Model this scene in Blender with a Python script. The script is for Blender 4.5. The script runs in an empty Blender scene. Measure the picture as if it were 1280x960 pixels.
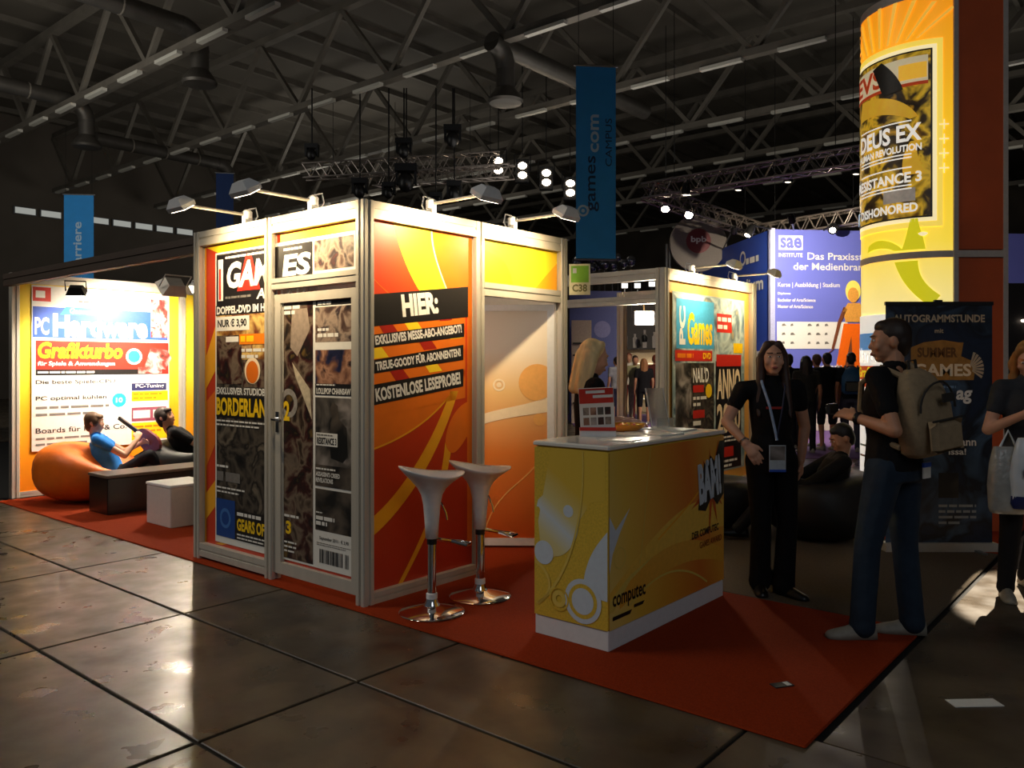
import bpy, bmesh, math, random
from mathutils import Vector, Matrix
R = random.Random(7)
S = bpy.context.scene
COL = S.collection
PI = math.pi

# ------------------------------------------------------------------ camera, world, big lights, exposure
cd = bpy.data.cameras.new('camera'); cam = bpy.data.objects.new('camera', cd); COL.objects.link(cam)
cam.location = (0, 0, 1.5); cam.rotation_euler = (PI/2, 0, 0)
cd.sensor_width = 36; cd.lens = 36*1011/1280; cd.shift_y = -25/1280; cd.clip_end = 300; cd.clip_start = .05
S.camera = cam
S.view_settings.view_transform = 'Standard'; S.view_settings.look = 'None'
S.view_settings.exposure = 0.0; S.view_settings.gamma = 1.0; S.view_settings.use_curve_mapping = False
wd = bpy.data.worlds.new('hall_daylight'); S.world = wd; wd.use_nodes = True
wb = wd.node_tree.nodes['Background']; wb.inputs[0].default_value = (.80, .90, 1.0, 1); wb.inputs[1].default_value = .05

def area_light(name, loc, target, size, power, col, sy=None):
    l = bpy.data.lights.new(name, 'AREA'); l.energy = power; l.color = col; l.size = size
    if sy: l.shape = 'RECTANGLE'; l.size_y = sy
    o = bpy.data.objects.new(name, l); COL.objects.link(o); o.location = loc
    o.rotation_euler = (Vector(target)-Vector(loc)).to_track_quat('-Z', 'Y').to_euler()
    return o
# unseen fill lights added to brighten the floor on the left and the counter
area_light('left_fill_light', (-13, 5, 10.5), (-7, 6, 0), 6, 190, (1.0, .92, .80)).data.spread = math.radians(95)
area_light('front_fill_light', (2.2, -3.5, 5.5), (1.0, 4, .4), 3.5, 66, (.9, .95, 1.0))
# upward fill lights added to brighten the roof and the left hall wall
for _x, _y, _p, _tx, _ty in ((-12, 16, 290, -16, 30), (2, 20, 130, 2, 21), (14, 22, 100, 14, 23), (-6, 34, 190, -7, 36)):
    area_light('roof_fill_light', (_x, _y, 5.5), (_tx, _ty, 12), 7, _p, (1.0, .95, .86))

# ------------------------------------------------------------------ stand coordinates
TH = math.radians(50.05)
E1 = Vector((math.cos(TH), math.sin(TH), 0)); E2 = Vector((-math.sin(TH), math.cos(TH), 0)); UP = Vector((0, 0, 1))
C0 = Vector((-.904, 4.94, 0))
def W(a, b, z=0): return C0 + E1*a + E2*b + UP*z
def frame(o, X):
    X = Vector(X).normalized(); Z = X.cross(UP)
    m = Matrix.Identity(4)
    for i in range(3): m[i][0] = X[i]; m[i][1] = UP[i]; m[i][2] = Z[i]; m[i][3] = o[i]
    return m
def FL(a, b, z=0): return frame(W(a, b, z), -E2)      # face looking down -e1: x runs to the right, y up
def FR(a, b, z=0): return frame(W(a, b, z), E1)       # face looking down -e2
def SF(a=0, b=0, z=0, rot=0): return Matrix.Translation(W(a, b, z)) @ Matrix.Rotation(TH+rot, 4, 'Z')
def TZ(x, y, z=0, rot=0): return Matrix.Translation((x, y, z)) @ Matrix.Rotation(rot, 4, 'Z')

# ------------------------------------------------------------------ materials
def lin(c): c /= 255; return c/12.92 if c <= .04045 else ((c+.055)/1.055)**2.4
def rgb(r, g, b): return (lin(r), lin(g), lin(b), 1)
MATS = {}
def mat(name, col, rough=.5, metal=0, var=.08, scale=30, bump=0, bscale=None, emit=None, es=0, spec=.5, trans=0, stretch=None):
    if name in MATS: return MATS[name]
    m = bpy.data.materials.new(name); m.use_nodes = True; nt = m.node_tree; p = nt.nodes['Principled BSDF']
    p.inputs['Roughness'].default_value = rough; p.inputs['Metallic'].default_value = metal
    p.inputs['Specular IOR Level'].default_value = spec
    p.inputs['Transmission Weight'].default_value = trans
    c = rgb(*col); tc = nt.nodes.new('ShaderNodeTexCoord'); no = nt.nodes.new('ShaderNodeTexNoise'); no.inputs['Scale'].default_value = scale
    src = tc.outputs['Object']
    if stretch:
        mp = nt.nodes.new('ShaderNodeMapping'); mp.inputs['Scale'].default_value = stretch; nt.links.new(src, mp.inputs[0]); src = mp.outputs[0]
    nt.links.new(src, no.inputs['Vector'])
    rp = nt.nodes.new('ShaderNodeValToRGB'); rp.color_ramp.elements[0].position = .3; rp.color_ramp.elements[1].position = .7
    rp.color_ramp.elements[0].color = tuple(x*(1-var) for x in c[:3])+(1,); rp.color_ramp.elements[1].color = tuple(min(1, x*(1+var)) for x in c[:3])+(1,)
    nt.links.new(no.outputs[0], rp.inputs[0]); nt.links.new(rp.outputs[0], p.inputs['Base Color'])
    if bump:
        n2 = nt.nodes.new('ShaderNodeTexNoise'); n2.inputs['Scale'].default_value = bscale or scale*4; nt.links.new(tc.outputs['Object'], n2.inputs['Vector'])
        bp = nt.nodes.new('ShaderNodeBump'); bp.inputs['Strength'].default_value = bump; bp.inputs['Distance'].default_value = .01
        nt.links.new(n2.outputs[0], bp.inputs['Height']); nt.links.new(bp.outputs[0], p.inputs['Normal'])
    if emit: p.inputs['Emission Color'].default_value = rgb(*emit); p.inputs['Emission Strength'].default_value = es
    MATS[name] = m; return m
def grad(name, stops, axis='Y', lo=0, hi=1, rough=.4, diag=0, es=0):
    """printed colour gradient along an object axis"""
    if name in MATS: return MATS[name]
    m = bpy.data.materials.new(name); m.use_nodes = True; nt = m.node_tree; p = nt.nodes['Principled BSDF']; p.inputs['Roughness'].default_value = rough
    tc = nt.nodes.new('ShaderNodeTexCoord'); sx = nt.nodes.new('ShaderNodeSeparateXYZ'); nt.links.new(tc.outputs['Object'], sx.inputs[0])
    ad = nt.nodes.new('ShaderNodeMath'); ad.operation = 'MULTIPLY_ADD'; ad.inputs[1].default_value = diag
    nt.links.new(sx.outputs['X' if axis != 'X' else 'Y'], ad.inputs[0]); nt.links.new(sx.outputs[axis], ad.inputs[2])
    mr = nt.nodes.new('ShaderNodeMapRange'); mr.inputs[1].default_value = lo; mr.inputs[2].default_value = hi; nt.links.new(ad.outputs[0], mr.inputs[0])
    rp = nt.nodes.new('ShaderNodeValToRGB'); cr = rp.color_ramp
    while len(cr.elements) < len(stops): cr.elements.new(.5)
    for e, (t, c) in zip(cr.elements, stops): e.position = t; e.color = rgb(*c)
    nt.links.new(mr.outputs[0], rp.inputs[0]); nt.links.new(rp.outputs[0], p.inputs['Base Color'])
    if es: nt.links.new(rp.outputs[0], p.inputs['Emission Color']); p.inputs['Emission Strength'].default_value = es
    MATS[name] = m; return m
def art(name, cols, scale=4, seed=0, rough=.4, es=0, warp=.5, aspect=(1, 1, 1)):
    """printed picture: loose painterly blotches in a palette"""
    if name in MATS: return MATS[name]
    m = bpy.data.materials.new(name); m.use_nodes = True; nt = m.node_tree; p = nt.nodes['Principled BSDF']; p.inputs['Roughness'].default_value = rough
    tc = nt.nodes.new('ShaderNodeTexCoord'); mp = nt.nodes.new('ShaderNodeMapping'); mp.inputs['Location'].default_value = (seed*3.7, seed*1.9, 0); mp.inputs['Scale'].default_value = aspect
    nt.links.new(tc.outputs['Object'], mp.inputs[0])
    no = nt.nodes.new('ShaderNodeTexNoise'); no.inputs['Scale'].default_value = scale; no.inputs['Detail'].default_value = 3.5; no.inputs['Distortion'].default_value = warp
    nt.links.new(mp.outputs[0], no.inputs['Vector'])
    rp = nt.nodes.new('ShaderNodeValToRGB'); cr = rp.color_ramp; cr.interpolation = 'LINEAR'
    while len(cr.elements) < len(cols): cr.elements.new(.5)
    for i, (e, c) in enumerate(zip(cr.elements, cols)): e.position = .28+.44*i/(len(cols)-1); e.color = rgb(*c)
    nt.links.new(no.outputs[0], rp.inputs[0]); nt.links.new(rp.outputs[0], p.inputs['Base Color'])
    if es: nt.links.new(rp.outputs[0], p.inputs['Emission Color']); p.inputs['Emission Strength'].default_value = es
    MATS[name] = m; return m

ALU = mat('satin_aluminium', (200, 194, 182), .45, .3, .05, 12, stretch=(1, 1, .05))
ALUD = mat('grey_aluminium', (120, 122, 124), .4, .7, .05, 12)
CHROME = mat('chrome', (215, 215, 215), .07, 1, .02)
WHITE = mat('white_plastic', (226, 226, 226), .3, 0, .03)
WPRINT = mat('white_print', (232, 230, 224), .45, 0, .02)
BLACK = mat('black_print', (22, 19, 20), .45, 0, .1)
BLKPL = mat('black_plastic', (18, 18, 19), .4, 0, .1)
REDP = mat('red_print', (200, 44, 30), .45, 0, .05)
YELP = mat('yellow_print', (250, 205, 20), .45, 0, .04)
ORAP = mat('orange_print', (238, 130, 18), .45, 0, .05)
GREYP = mat('grey_print', (120, 116, 112), .5, 0, .1)
STEEL = mat('painted_roof_steel', (116, 110, 100), .55, .2, .15, 2)

# ------------------------------------------------------------------ mesh collector
class MB:
    def __init__(s): s.v = []; s.f = []; s.m = Matrix.Identity(4)
    def add(s, vs, fs):
        n = len(s.v); s.v += [tuple(s.m @ Vector(v)) for v in vs]; s.f += [tuple(n+i for i in f) for f in fs]; return s
    def box(s, x0, y0, z0, x1, y1, z1):
        return s.add([(x0,y0,z0),(x1,y0,z0),(x1,y1,z0),(x0,y1,z0),(x0,y0,z1),(x1,y0,z1),(x1,y1,z1),(x0,y1,z1)],
                     [(0,3,2,1),(4,5,6,7),(0,1,5,4),(1,2,6,5),(2,3,7,6),(3,0,4,7)])
    def bbox(s, x0, y0, z0, x1, y1, z1, r=.01):
        """box with bevelled vertical and top edges"""
        def ring(d, z): 
            return [(x0+d+r,y0+d,z),(x1-d-r,y0+d,z),(x1-d,y0+d+r,z),(x1-d,y1-d-r,z),(x1-d-r,y1-d,z),(x0+d+r,y1-d,z),(x0+d,y1-d-r,z),(x0+d,y0+d+r,z)]
        return s.loft([ring(r*.5, z0), ring(0, z0+r*.5), ring(0, z1-r), ring(r, z1)])
    def loft(s, rings, cap=True):
        n = len(rings[0]); vs = [p for r in rings for p in r]; fs = []
        for k in range(len(rings)-1):
            for i in range(n):
                j = (i+1) % n; fs.append((k*n+i, k*n+j, (k+1)*n+j, (k+1)*n+i))
        if cap: fs.append(tuple(range(n-1, -1, -1))); fs.append(tuple((len(rings)-1)*n+i for i in range(n)))
        return s.add(vs, fs)
    def lathe(s, prof, n=24, c=(0, 0, 0)):
        return s.loft([[(c[0]+r*math.cos(2*PI*i/n), c[1]+r*math.sin(2*PI*i/n), c[2]+z) for i in range(n)] for r, z in prof])
    def cone(s, p, q, r0, r1, n=10, su=1, sv=1, X=None, caps=3):
        """round-ended tapered limb"""
        p = Vector(p); q = Vector(q); d = (q-p); L = d.length; d = d/L if L > 1e-6 else UP.copy()
        X = Vector(X) if X is not None else (Vector((1, 0, 0)) if abs(d.x) < .8 else Vector((0, 1, 0)))
        X = (X-d*X.dot(d)).normalized(); Y = d.cross(X)
        rs = []
        for i in range(caps): t = PI/2*(1-(i+.25)/caps); rs.append((p-d*r0*math.sin(t), r0*math.cos(t)))
        rs.append((p, r0)); rs.append((q, r1))
        for i in range(caps): t = PI/2*((i+.75)/caps); rs.append((q+d*r1*math.sin(t), r1*math.cos(t)))
        return s.loft([[tuple(c+X*r*su*math.cos(2*PI*i/n)+Y*r*sv*math.sin(2*PI*i/n)) for i in range(n)] for c, r in rs])
    def tube(s, path, r, n=8, cap=True):
        P = [Vector(p) for p in path]; rings = []; prev = None
        for i, p in enumerate(P):
            d = (P[min(i+1, len(P)-1)]-P[max(i-1, 0)]).normalized()
            X = prev if prev is not None else (Vector((0, 0, 1)) if abs(d.z) < .9 else Vector((1, 0, 0)))
            X = (X-d*X.dot(d)).normalized(); prev = X; Y = d.cross(X)
            rr = r[i] if isinstance(r, (list, tuple)) else r
            rings.append([tuple(p+X*rr*math.cos(2*PI*k/n)+Y*rr*math.sin(2*PI*k/n)) for k in range(n)])
        return s.loft(rings, cap)
    def ell(s, c, r, n=14, M=None):
        c = Vector(c); M = M or Matrix.Identity(3); rings = []
        for i in range(1, n//2+2):
            t = PI*(i-.5)/(n//2+1); rings.append([tuple(c+M @ Vector((r[0]*math.sin(t)*math.cos(2*PI*k/n), r[1]*math.sin(t)*math.sin(2*PI*k/n), -r[2]*math.cos(t)))) for k in range(n)])
        return s.loft(rings)
    def bar(s, p, q, w, h):
        p = Vector(p); q = Vector(q); d = (q-p).normalized(); X = UP.cross(d)
        X = X.normalized() if X.length > 1e-4 else Vector((1, 0, 0)); Y = d.cross(X)
        return s.loft([[tuple(c+X*w*a/2+Y*h*b/2) for a, b in ((-1,-1),(1,-1),(1,1),(-1,1))] for c in (p, q)])
    def prism(s, pts, z0, z1):
        return s.loft([[(x, y, z0) for x, y in pts], [(x, y, z1) for x, y in pts]])
def link(o, parent=None):
    COL.objects.link(o)
    if parent is not None: o.parent = parent
    return o
def build(name, mb, m, parent=None, matrix=None, smooth=False, recalc=True):
    me = bpy.data.meshes.new(name); me.from_pydata(mb.v, [], mb.f)
    if recalc:
        bm = bmesh.new(); bm.from_mesh(me); bmesh.ops.recalc_face_normals(bm, faces=bm.faces); bm.to_mesh(me); bm.free()
    if m: me.materials.append(m)
    if smooth:
        for p in me.polygons: p.use_smooth = True
        if smooth != 'all': me.set_sharp_from_angle(angle=math.radians(40))
    o = bpy.data.objects.new(name, me); link(o, parent)
    if matrix is not None: o.matrix_world = matrix if parent is None else o.matrix_world; 
    if matrix is not None and parent is not None: o.matrix_local = matrix
    return o
def tag(o, label, cat, group=None, kind=None):
    if label: o['label'] = label
    if cat: o['category'] = cat
    if group: o['group'] = group
    if kind: o['kind'] = kind
    return o
def thing(name, label, cat, matrix=None, group=None):
    o = bpy.data.objects.new(name, None); COL.objects.link(o); o.empty_display_size = .1
    if matrix is not None: o.matrix_world = matrix
    return tag(o, label, cat, group)
def struct(o): o['kind'] = 'structure'; return o
def dup(o, parent, matrix):
    c = o.copy(); link(c, parent); c.matrix_local = matrix; return c

# ------------------------------------------------------------------ print helpers (flat lettering and pictures on a sheet)
TXT = []
class Sheet:
    """x right, y up, z out of the sheet"""
    def __init__(s, root, base=.004, step=.0012): s.r = root; s.b = base; s.s = step
    def z(s, l): return s.b+l*s.s
    def poly(s, name, pts, m, l=1):
        z = s.z(l); return build(name, MB().add([(x, y, z) for x, y in pts], [tuple(range(len(pts)))]), m, s.r, recalc=False) if area(pts) > 0 else \
            build(name, MB().add([(x, y, z) for x, y in pts[::-1]], [tuple(range(len(pts)))]), m, s.r, recalc=False)
    def rect(s, name, x0, y0, x1, y1, m, l=1): return s.poly(name, [(x0, y0), (x1, y0), (x1, y1), (x0, y1)], m, l)
    def disc(s, name, x, y, r, m, l=1, ry=None, n=28): return s.poly(name, [(x+r*math.cos(2*PI*i/n), y+(ry or r)*math.sin(2*PI*i/n)) for i in range(n)], m, l)
    def ring(s, name, x, y, r0, r1, m, l=1, n=28):
        z = s.z(l); vs = [(x+r*math.cos(2*PI*i/n), y+r*math.sin(2*PI*i/n), z) for r in (r0, r1) for i in range(n)]
        return build(name, MB().add(vs, [(i, n+i, n+(i+1) % n, (i+1) % n) for i in range(n)]), m, s.r, recalc=False)
    def band(s, name, A, B, m, l=1): return s.poly(name, bez(*A)+bez(*B)[::-1], m, l)
    def stroke(s, name, pts, w, m, l=1):
        L = []; Rr = []
        for i, (x, y) in enumerate(pts):
            a = pts[max(i-1, 0)]; b = pts[min(i+1, len(pts)-1)]; dx, dy = b[0]-a[0], b[1]-a[1]; q = math.hypot(dx, dy)
            ww = w[0]+(w[1]-w[0])*i/(len(pts)-1) if isinstance(w, tuple) else w
            L.append((x-dy/q*ww/2, y+dx/q*ww/2)); Rr.append((x+dy/q*ww/2, y-dx/q*ww/2))
        return s.poly(name, L+Rr[::-1], m, l)
    def txt(s, t, x, y, w, h, m, l=2, bold=.02, shear=0, rot=0, name='lettering', sub=None):
        cu = bpy.data.curves.new('txt', 'FONT'); cu.body = t; cu.size = 1; cu.offset = bold; cu.shear = shear; cu.resolution_u = 3
        ob = bpy.data.objects.new('txt', cu); COL.objects.link(ob)
        TXT.append((ob, name, sub or s.r, x, y, w, h, rot, s.z(l), m))
    def lines(s, x0, y0, x1, y1, n, m, l=2, fill=.55, rot=0, words=True, seed=0):
        """rows of small print too fine to read"""
        rr = random.Random(seed+int(abs(x0)*977)+n); mb = MB(); z = s.z(l); dy = (y1-y0)/n
        for i in range(n):
            yy = y1-(i+1)*dy; x = x0; end = x0+(x1-x0)*(1 if i < n-1 else rr.uniform(.5, .95))
            while x < end-.001:
                wl = rr.uniform(.8, 2.6)*dy; e = min(x+wl, end)
                mb.add([(x, yy+dy*(1-fill)/2, z), (e, yy+dy*(1-fill)/2, z), (e, yy+dy*(1+fill)/2, z), (x, yy+dy*(1+fill)/2, z)], [(0, 1, 2, 3)])
                x = e+dy*.3
        if rot: mb.v = [((v[0]-x0)*math.cos(rot)-(v[1]-y0)*math.sin(rot)+x0, (v[0]-x0)*math.sin(rot)+(v[1]-y0)*math.cos(rot)+y0, v[2]) for v in mb.v]
        return build('small_print', mb, m, s.r, recalc=False)
def area(p): return sum(p[i][0]*p[(i+1) % len(p)][1]-p[(i+1) % len(p)][0]*p[i][1] for i in range(len(p)))
def bez(a, b, c, d, n=14):
    return [tuple((1-t)**3*a[k]+3*t*(1-t)**2*b[k]+3*t*t*(1-t)*c[k]+t**3*d[k] for k in (0, 1)) for t in [i/n for i in range(n+1)]]
def sheet_thing(name, label, cat, M, x0, y0, x1, y1, m, th=.004, group=None, part='backing_sheet'):
    t = thing(name, label, cat, M, group); build(part, MB().box(x0, y0, 0, x1, y1, th), m, t); return t, Sheet(t, th)

def spot(name, loc, target, power, col, angle=100, blend=.6, size=.04, parent=None):
    l = bpy.data.lights.new(name, 'SPOT'); l.energy = power; l.color = col; l.spot_size = math.radians(angle); l.spot_blend = blend; l.shadow_soft_size = size
    o = bpy.data.objects.new(name, l); COL.objects.link(o)
    M = Matrix.Translation(loc) @ (Vector(target)-Vector(loc)).to_track_quat('-Z', 'Y').to_matrix().to_4x4()
    o.matrix_world = M
    if parent is not None: o.parent = parent; o.matrix_parent_inverse = parent.matrix_world.inverted()
    return o
WARM = (1, .76, .44); HALO = (1, .86, .66)
LENS = mat('lamp_lens_glow', (255, 240, 210), .3, 0, .01, emit=(255, 236, 200), es=14)

#==SECTION structure
# ------------------------------------------------------------------ floor with slabs
FM = mat('dark_joint_filler', (20, 18, 16), .8, 0, .2)
floor = struct(build('floor', MB().box(-60, -12, -.12, 90, 110, -.012), FM))
def slab_mat():
    m = bpy.data.materials.new('dark_worn_floor_slab'); m.use_nodes = True; nt = m.node_tree; p = nt.nodes['Principled BSDF']
    tc = nt.nodes.new('ShaderNodeTexCoord'); oi = nt.nodes.new('ShaderNodeObjectInfo')
    va = nt.nodes.new('ShaderNodeVectorMath'); nt.links.new(tc.outputs['Object'], va.inputs[0])
    sc = nt.nodes.new('ShaderNodeVectorMath'); sc.operation = 'SCALE'; nt.links.new(oi.outputs['Location'], sc.inputs[0]); sc.inputs['Scale'].default_value = 1
    nt.links.new(sc.outputs[0], va.inputs[1])
    n1 = nt.nodes.new('ShaderNodeTexNoise'); n1.inputs['Scale'].default_value = 1.6; n1.inputs['Detail'].default_value = 6; n1.inputs['Distortion'].default_value = .6
    nt.links.new(va.outputs[0], n1.inputs['Vector'])
    r1 = nt.nodes.new('ShaderNodeValToRGB'); r1.color_ramp.elements[0].position = .35; r1.color_ramp.elements[0].color = rgb(56, 48, 39); r1.color_ramp.elements[1].position = .7; r1.color_ramp.elements[1].color = rgb(98, 85, 68)
    nt.links.new(n1.outputs[0], r1.inputs[0]); nt.links.new(r1.outputs[0], p.inputs['Base Color'])
    n2 = nt.nodes.new('ShaderNodeTexNoise'); n2.inputs['Scale'].default_value = 4; n2.inputs['Detail'].default_value = 4; nt.links.new(va.outputs[0], n2.inputs['Vector'])
    r2 = nt.nodes.new('ShaderNodeMapRange'); r2.inputs[1].default_value = .3; r2.inputs[2].default_value = .75; r2.inputs[3].default_value = .22; r2.inputs[4].default_value = .55
    nt.links.new(n2.outputs[0], r2.inputs[0]); nt.links.new(r2.outputs[0], p.inputs['Roughness'])
    bp = nt.nodes.new('ShaderNodeBump'); bp.inputs['Strength'].default_value = .12; bp.inputs['Distance'].default_value = .01; nt.links.new(n2.outputs[0], bp.inputs['Height']); nt.links.new(bp.outputs[0], p.inputs['Normal'])
    return m
SL = slab_mat()
SW, SH = .8, 1.62
def slab_mesh(w, h):
    g = .009; return MB().loft([[(g,g,-.012),(w-g,g,-.012),(w-g,h-g,-.012),(g,h-g,-.012)], [(g,g,-.003),(w-g,g,-.003),(w-g,h-g,-.003),(g,h-g,-.003)], [(g+.004,g+.004,0),(w-g-.004,g+.004,0),(w-g-.004,h-g-.004,0),(g+.004,h-g-.004,0)]])
proto = build('floor_slab', slab_mesh(SW, SH), SL, floor, SF(-.75-SW, -.85))
for i in range(-6, 11):
    for j in range(-4, 9):
        a = -.75+SW*i; b = -.85+SH*j
        if (i, j) == (-1, 0): continue
        if a > 0 and b+SH > -2.6: continue            # under the stand
        p = W(a+.4, b+.8)
        if p.y < 1.2 or p.y > 15 or abs(p.x/p.y) > .80: continue
        dup(proto, floor, SF(a, b))
far = MB(); far.m = SF()
far.box(0.05, -14, -.012, 60, -2.75, -.001); far.box(7.5, -2.7, -.012, 60, 34.5, -.001); far.box(-12, 13.8, -.012, 7.5, 34.5, -.001)
fs = build('floor_slab_field', far, SL, floor)

# carpets of the stand
CARO = mat('orange_carpet_pile', (150, 52, 18), .95, 0, .14, 120, bump=.5, bscale=500, spec=.1)
CARG = mat('grey_carpet_pile', (96, 86, 74), .95, 0, .12, 120, bump=.5, bscale=500, spec=.1)
def carpet(label, boxes, m):
    mb = MB(); mb.m = SF()
    for a0, b0, a1, b1, z in boxes: mb.bbox(a0, b0, .001, a1, b1, z, .006)
    o = build('carpet', mb, m); tag(o, label, 'carpet'); return o
carpet('orange carpet under the counter and bar stools, long front edge on the dark floor', [(-.06, -2.72, 1.74, 6.05, .012), (1.7, -.6, 2.3, 6.05, .0119)], CARO)
carpet('grey carpet behind the counter under the woman and the black beanbags', [(1.745, -2.72, 4.1, -.605, .012), (2.305, -.61, 4.1, 6.05, .0118)], CARG)
carpet('orange carpet strip under the roll-up banner and yellow column', [(4.105, -2.72, 7.4, 6.05, .012)], CARO)
PUR = mat('purple_carpet_pile', (104, 74, 132), .9, 0, .1, 60)
o = build('carpet', MB().box(1.5, 12.8, .001, 12, 24, .01), PUR); tag(o, 'purple carpet under the crowd in the background', 'carpet')

# hall shell
WALLM = mat('hall_wall_paint', (96, 88, 78), .8, 0, .12, .6)
hw = MB(); hw.m = SF()
hw.box(-12, 35, 0, 60, 35.4, 13)
wl = struct(build('wall_left', hw, WALLM))
hw = MB(); hw.m = SF(); hw.box(52, -50, 0, 52.4, 35, 13); struct(build('wall_back', hw, WALLM))
ROOFM = mat('roof_sheet_metal', (104, 98, 88), .7, .1, .18, .5)
rf = MB(); rf.m = SF(); rf.box(-2, -50, 12.2, 52, 35, 12.4)
roof = struct(build('ceiling', rf, ROOFM))
# roof sheets ribs (purlins) across the girders
pm = MB().box(-2, -.06, 12.0, 52, .06, 12.2)
pr = build('purlin', pm, STEEL, roof, SF(0, -6))
for b in range(-2, 35, 2): dup(pr, roof, SF(0, b))
# daylight strip in the left hall wall
STRIP = mat('daylight_glazing', (210, 214, 210), .3, 0, .02, emit=(225, 228, 220), es=.32)
for k in range(8):
    a = 9.7+k*1.04; mb = MB(); mb.m = SF(); mb.box(a, 34.92, 7.98, a+.92, 35.02, 8.32)
    w_ = struct(build('window_%d' % (k+1), mb, ALUD))
    mb = MB(); mb.m = SF(); mb.box(a+.06, 34.9, 8.02, a+.86, 34.93, 8.28); build('pane', mb, STRIP, w_)
# dark neighbouring partition by the lounge
DKW = mat('dark_brown_partition', (34, 26, 24), .7, 0, .15, 3)
mb = MB(); mb.m = SF(); mb.box(-3.2, 6.35, 0, .02, 6.41, 2.5); struct(build('wall_partition', mb, DKW))

# ------------------------------------------------------------------ roof girders
strut_a = None
def girder(a, b0, b1, label):
    global strut_a
    t = thing('roof_truss', label, 'roof truss', SF(a, 0, 0), 'steel roof trusses of the hall')
    build('lower_chord', MB().box(-.12, b0, 8.92, .12, b1, 9.1), STEEL, t)
    build('cable_tray', MB().box(.2, b0, 9.02, .34, b1, 9.12), STEEL, t)
    build('upper_chord', MB().box(-.12, b0, 11.3, .12, b1, 11.5), STEEL, t)
    n = 0; b = 4.2-4*math.ceil((4.2-b0)/4)+4
    if strut_a is None:
        u = build('diagonal_strut', MB().bar((0, 0, 9.05), (0, 2, 11.35), .13, .13), STEEL, t, Matrix.Translation((0, b, 0)))
        v = build('diagonal_strut', MB().bar((0, 0, 9.05), (0, -2, 11.35), .13, .13), STEEL, t, Matrix.Translation((0, b, 0)))
        TRAY = mat('pale_strip_lamp_housing', (205, 202, 190), .5, 0, .05)
        w_ = build('strip_lamp', MB().box(-.16, .25, 8.84, -.02, 1.35, 8.92), TRAY, t, Matrix.Translation((0, b, 0)))
        strut_a = (u, v, w_); b += 4
    while b < b1:
        for q in strut_a[:2]: dup(q, t, Matrix.Translation((0, b, 0)))
        for d in (-2, 0):
            dup(strut_a[2], t, Matrix.Translation((0, b+d, 0)))
        b += 4
for k, (a, b0, b1, l) in enumerate([(6.5, 8, 34, 'steel roof truss crossing the top left corner, nearest of the row'), (11, -2, 34, 'steel roof truss second from the camera, above the tall blue banner'),
        (15.5, -6, 34, 'steel roof truss third from the camera, behind the blue banner top'), (20, -10, 34, 'steel roof truss fourth from the camera'), (24.5, -14, 34, 'steel roof truss fifth from the camera'),
        (29, -18, 34, 'steel roof truss sixth from the camera'), (36, -24, 34, 'steel roof truss farthest from the camera')]): girder(a, b0, b1, l)
# air ducts with elbow and nozzle
DUCT = mat('galvanised_duct', (90, 86, 80), .45, .6, .12, 3)
def duct(a0, a1, b, z, label, drop=1.25):
    t = thing('air_duct', label, 'duct', SF(a0, b, z), 'air ducts under the hall roof')
    L = a1-a0
    build('pipe', MB().tube([(0, 0, 0), (L-.5, 0, 0)], .22, 14), DUCT, t, smooth=True)
    arc = [(L-.5+.5*math.sin(x), 0, -.5+.5*math.cos(x)) for x in [PI/2*i/6 for i in range(7)]]
    build('elbow', MB().tube(arc, .23, 14), DUCT, t, smooth=True)
    build('drop_pipe', MB().tube([(L, 0, -.48), (L, 0, -drop+.3)], .22, 14), DUCT, t, smooth=True)
    build('nozzle', MB().lathe([(.22, .3), (.36, .12), (.42, 0), (.38, -.06), (.2, -.08)], 18, (L, 0, -drop)), DUCT, t, smooth=True)
    for i in range(1, int(L/1.2)): build('duct_clamp', MB().lathe([(.235, -.02), (.24, 0), (.235, .02)], 14), STEEL, t, Matrix.Translation((i*1.2, 0, 0)) @ Matrix.Rotation(PI/2, 4, 'Y'))
duct(1.5, 7.0, 14.6, 9.6, 'grey air duct with downturned nozzle at upper left under the nearest truss')
duct(2.0, 7.2, 21.5, 9.3, 'grey air duct with elbow at the far left edge')
duct(8.5, 13.4, 24.0, 9.0, 'thin grey air duct over the left booth lamps')
duct(17.5, 11.2, 8.4, 8.9, 'wide grey air duct with nozzle left of the tall blue banner')
duct(19.0, 14.2, -1.2, 9.8, 'grey air duct with bell nozzle right of the tall blue banner')

#==SECTION booth
# ------------------------------------------------------------------ aluminium system booth
def post_mesh(h, w=.075):
    g = w*.13; k = w/2
    prof = []
    for q in range(4):
        c, s_ = [(1, 0), (0, 1), (-1, 0), (0, -1)][q]
        for x, y in [(k, -k+.006), (k, -g), (k-.012, -g), (k-.012, g), (k, g), (k, k-.006), (k-.006, k)]:
            prof.append((x*c-y*s_, x*s_+y*c))
    return MB().prism(prof, 0, h)
def post(t, a, b, h=2.5, z=.0, w=.085):
    return build('post', post_mesh(h-z, w), ALU, t, Matrix.Translation((a, b, z)))
def rail(t, p, q, z0, z1, d=.075, name='rail', m=ALU):
    """horizontal rail in stand coordinates with a groove line along it"""
    p = Vector(p); q = Vector(q); dv = (q-p).normalized(); n = Vector((-dv.y, dv.x))*d/2
    zm = (z0+z1)/2; g = (z1-z0)*.08
    prof = [(-1, z0), (1, z0), (1, zm-g), (.8, zm-g), (.8, zm+g), (1, zm+g), (1, z1), (-1, z1), (-1, zm+g), (-.8, zm+g), (-.8, zm-g), (-1, zm-g)]
    return build(name, MB().loft([[(c.x+n.x*u, c.y+n.y*u, z) for u, z in prof] for c in (p, q)]), m, t)
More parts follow.
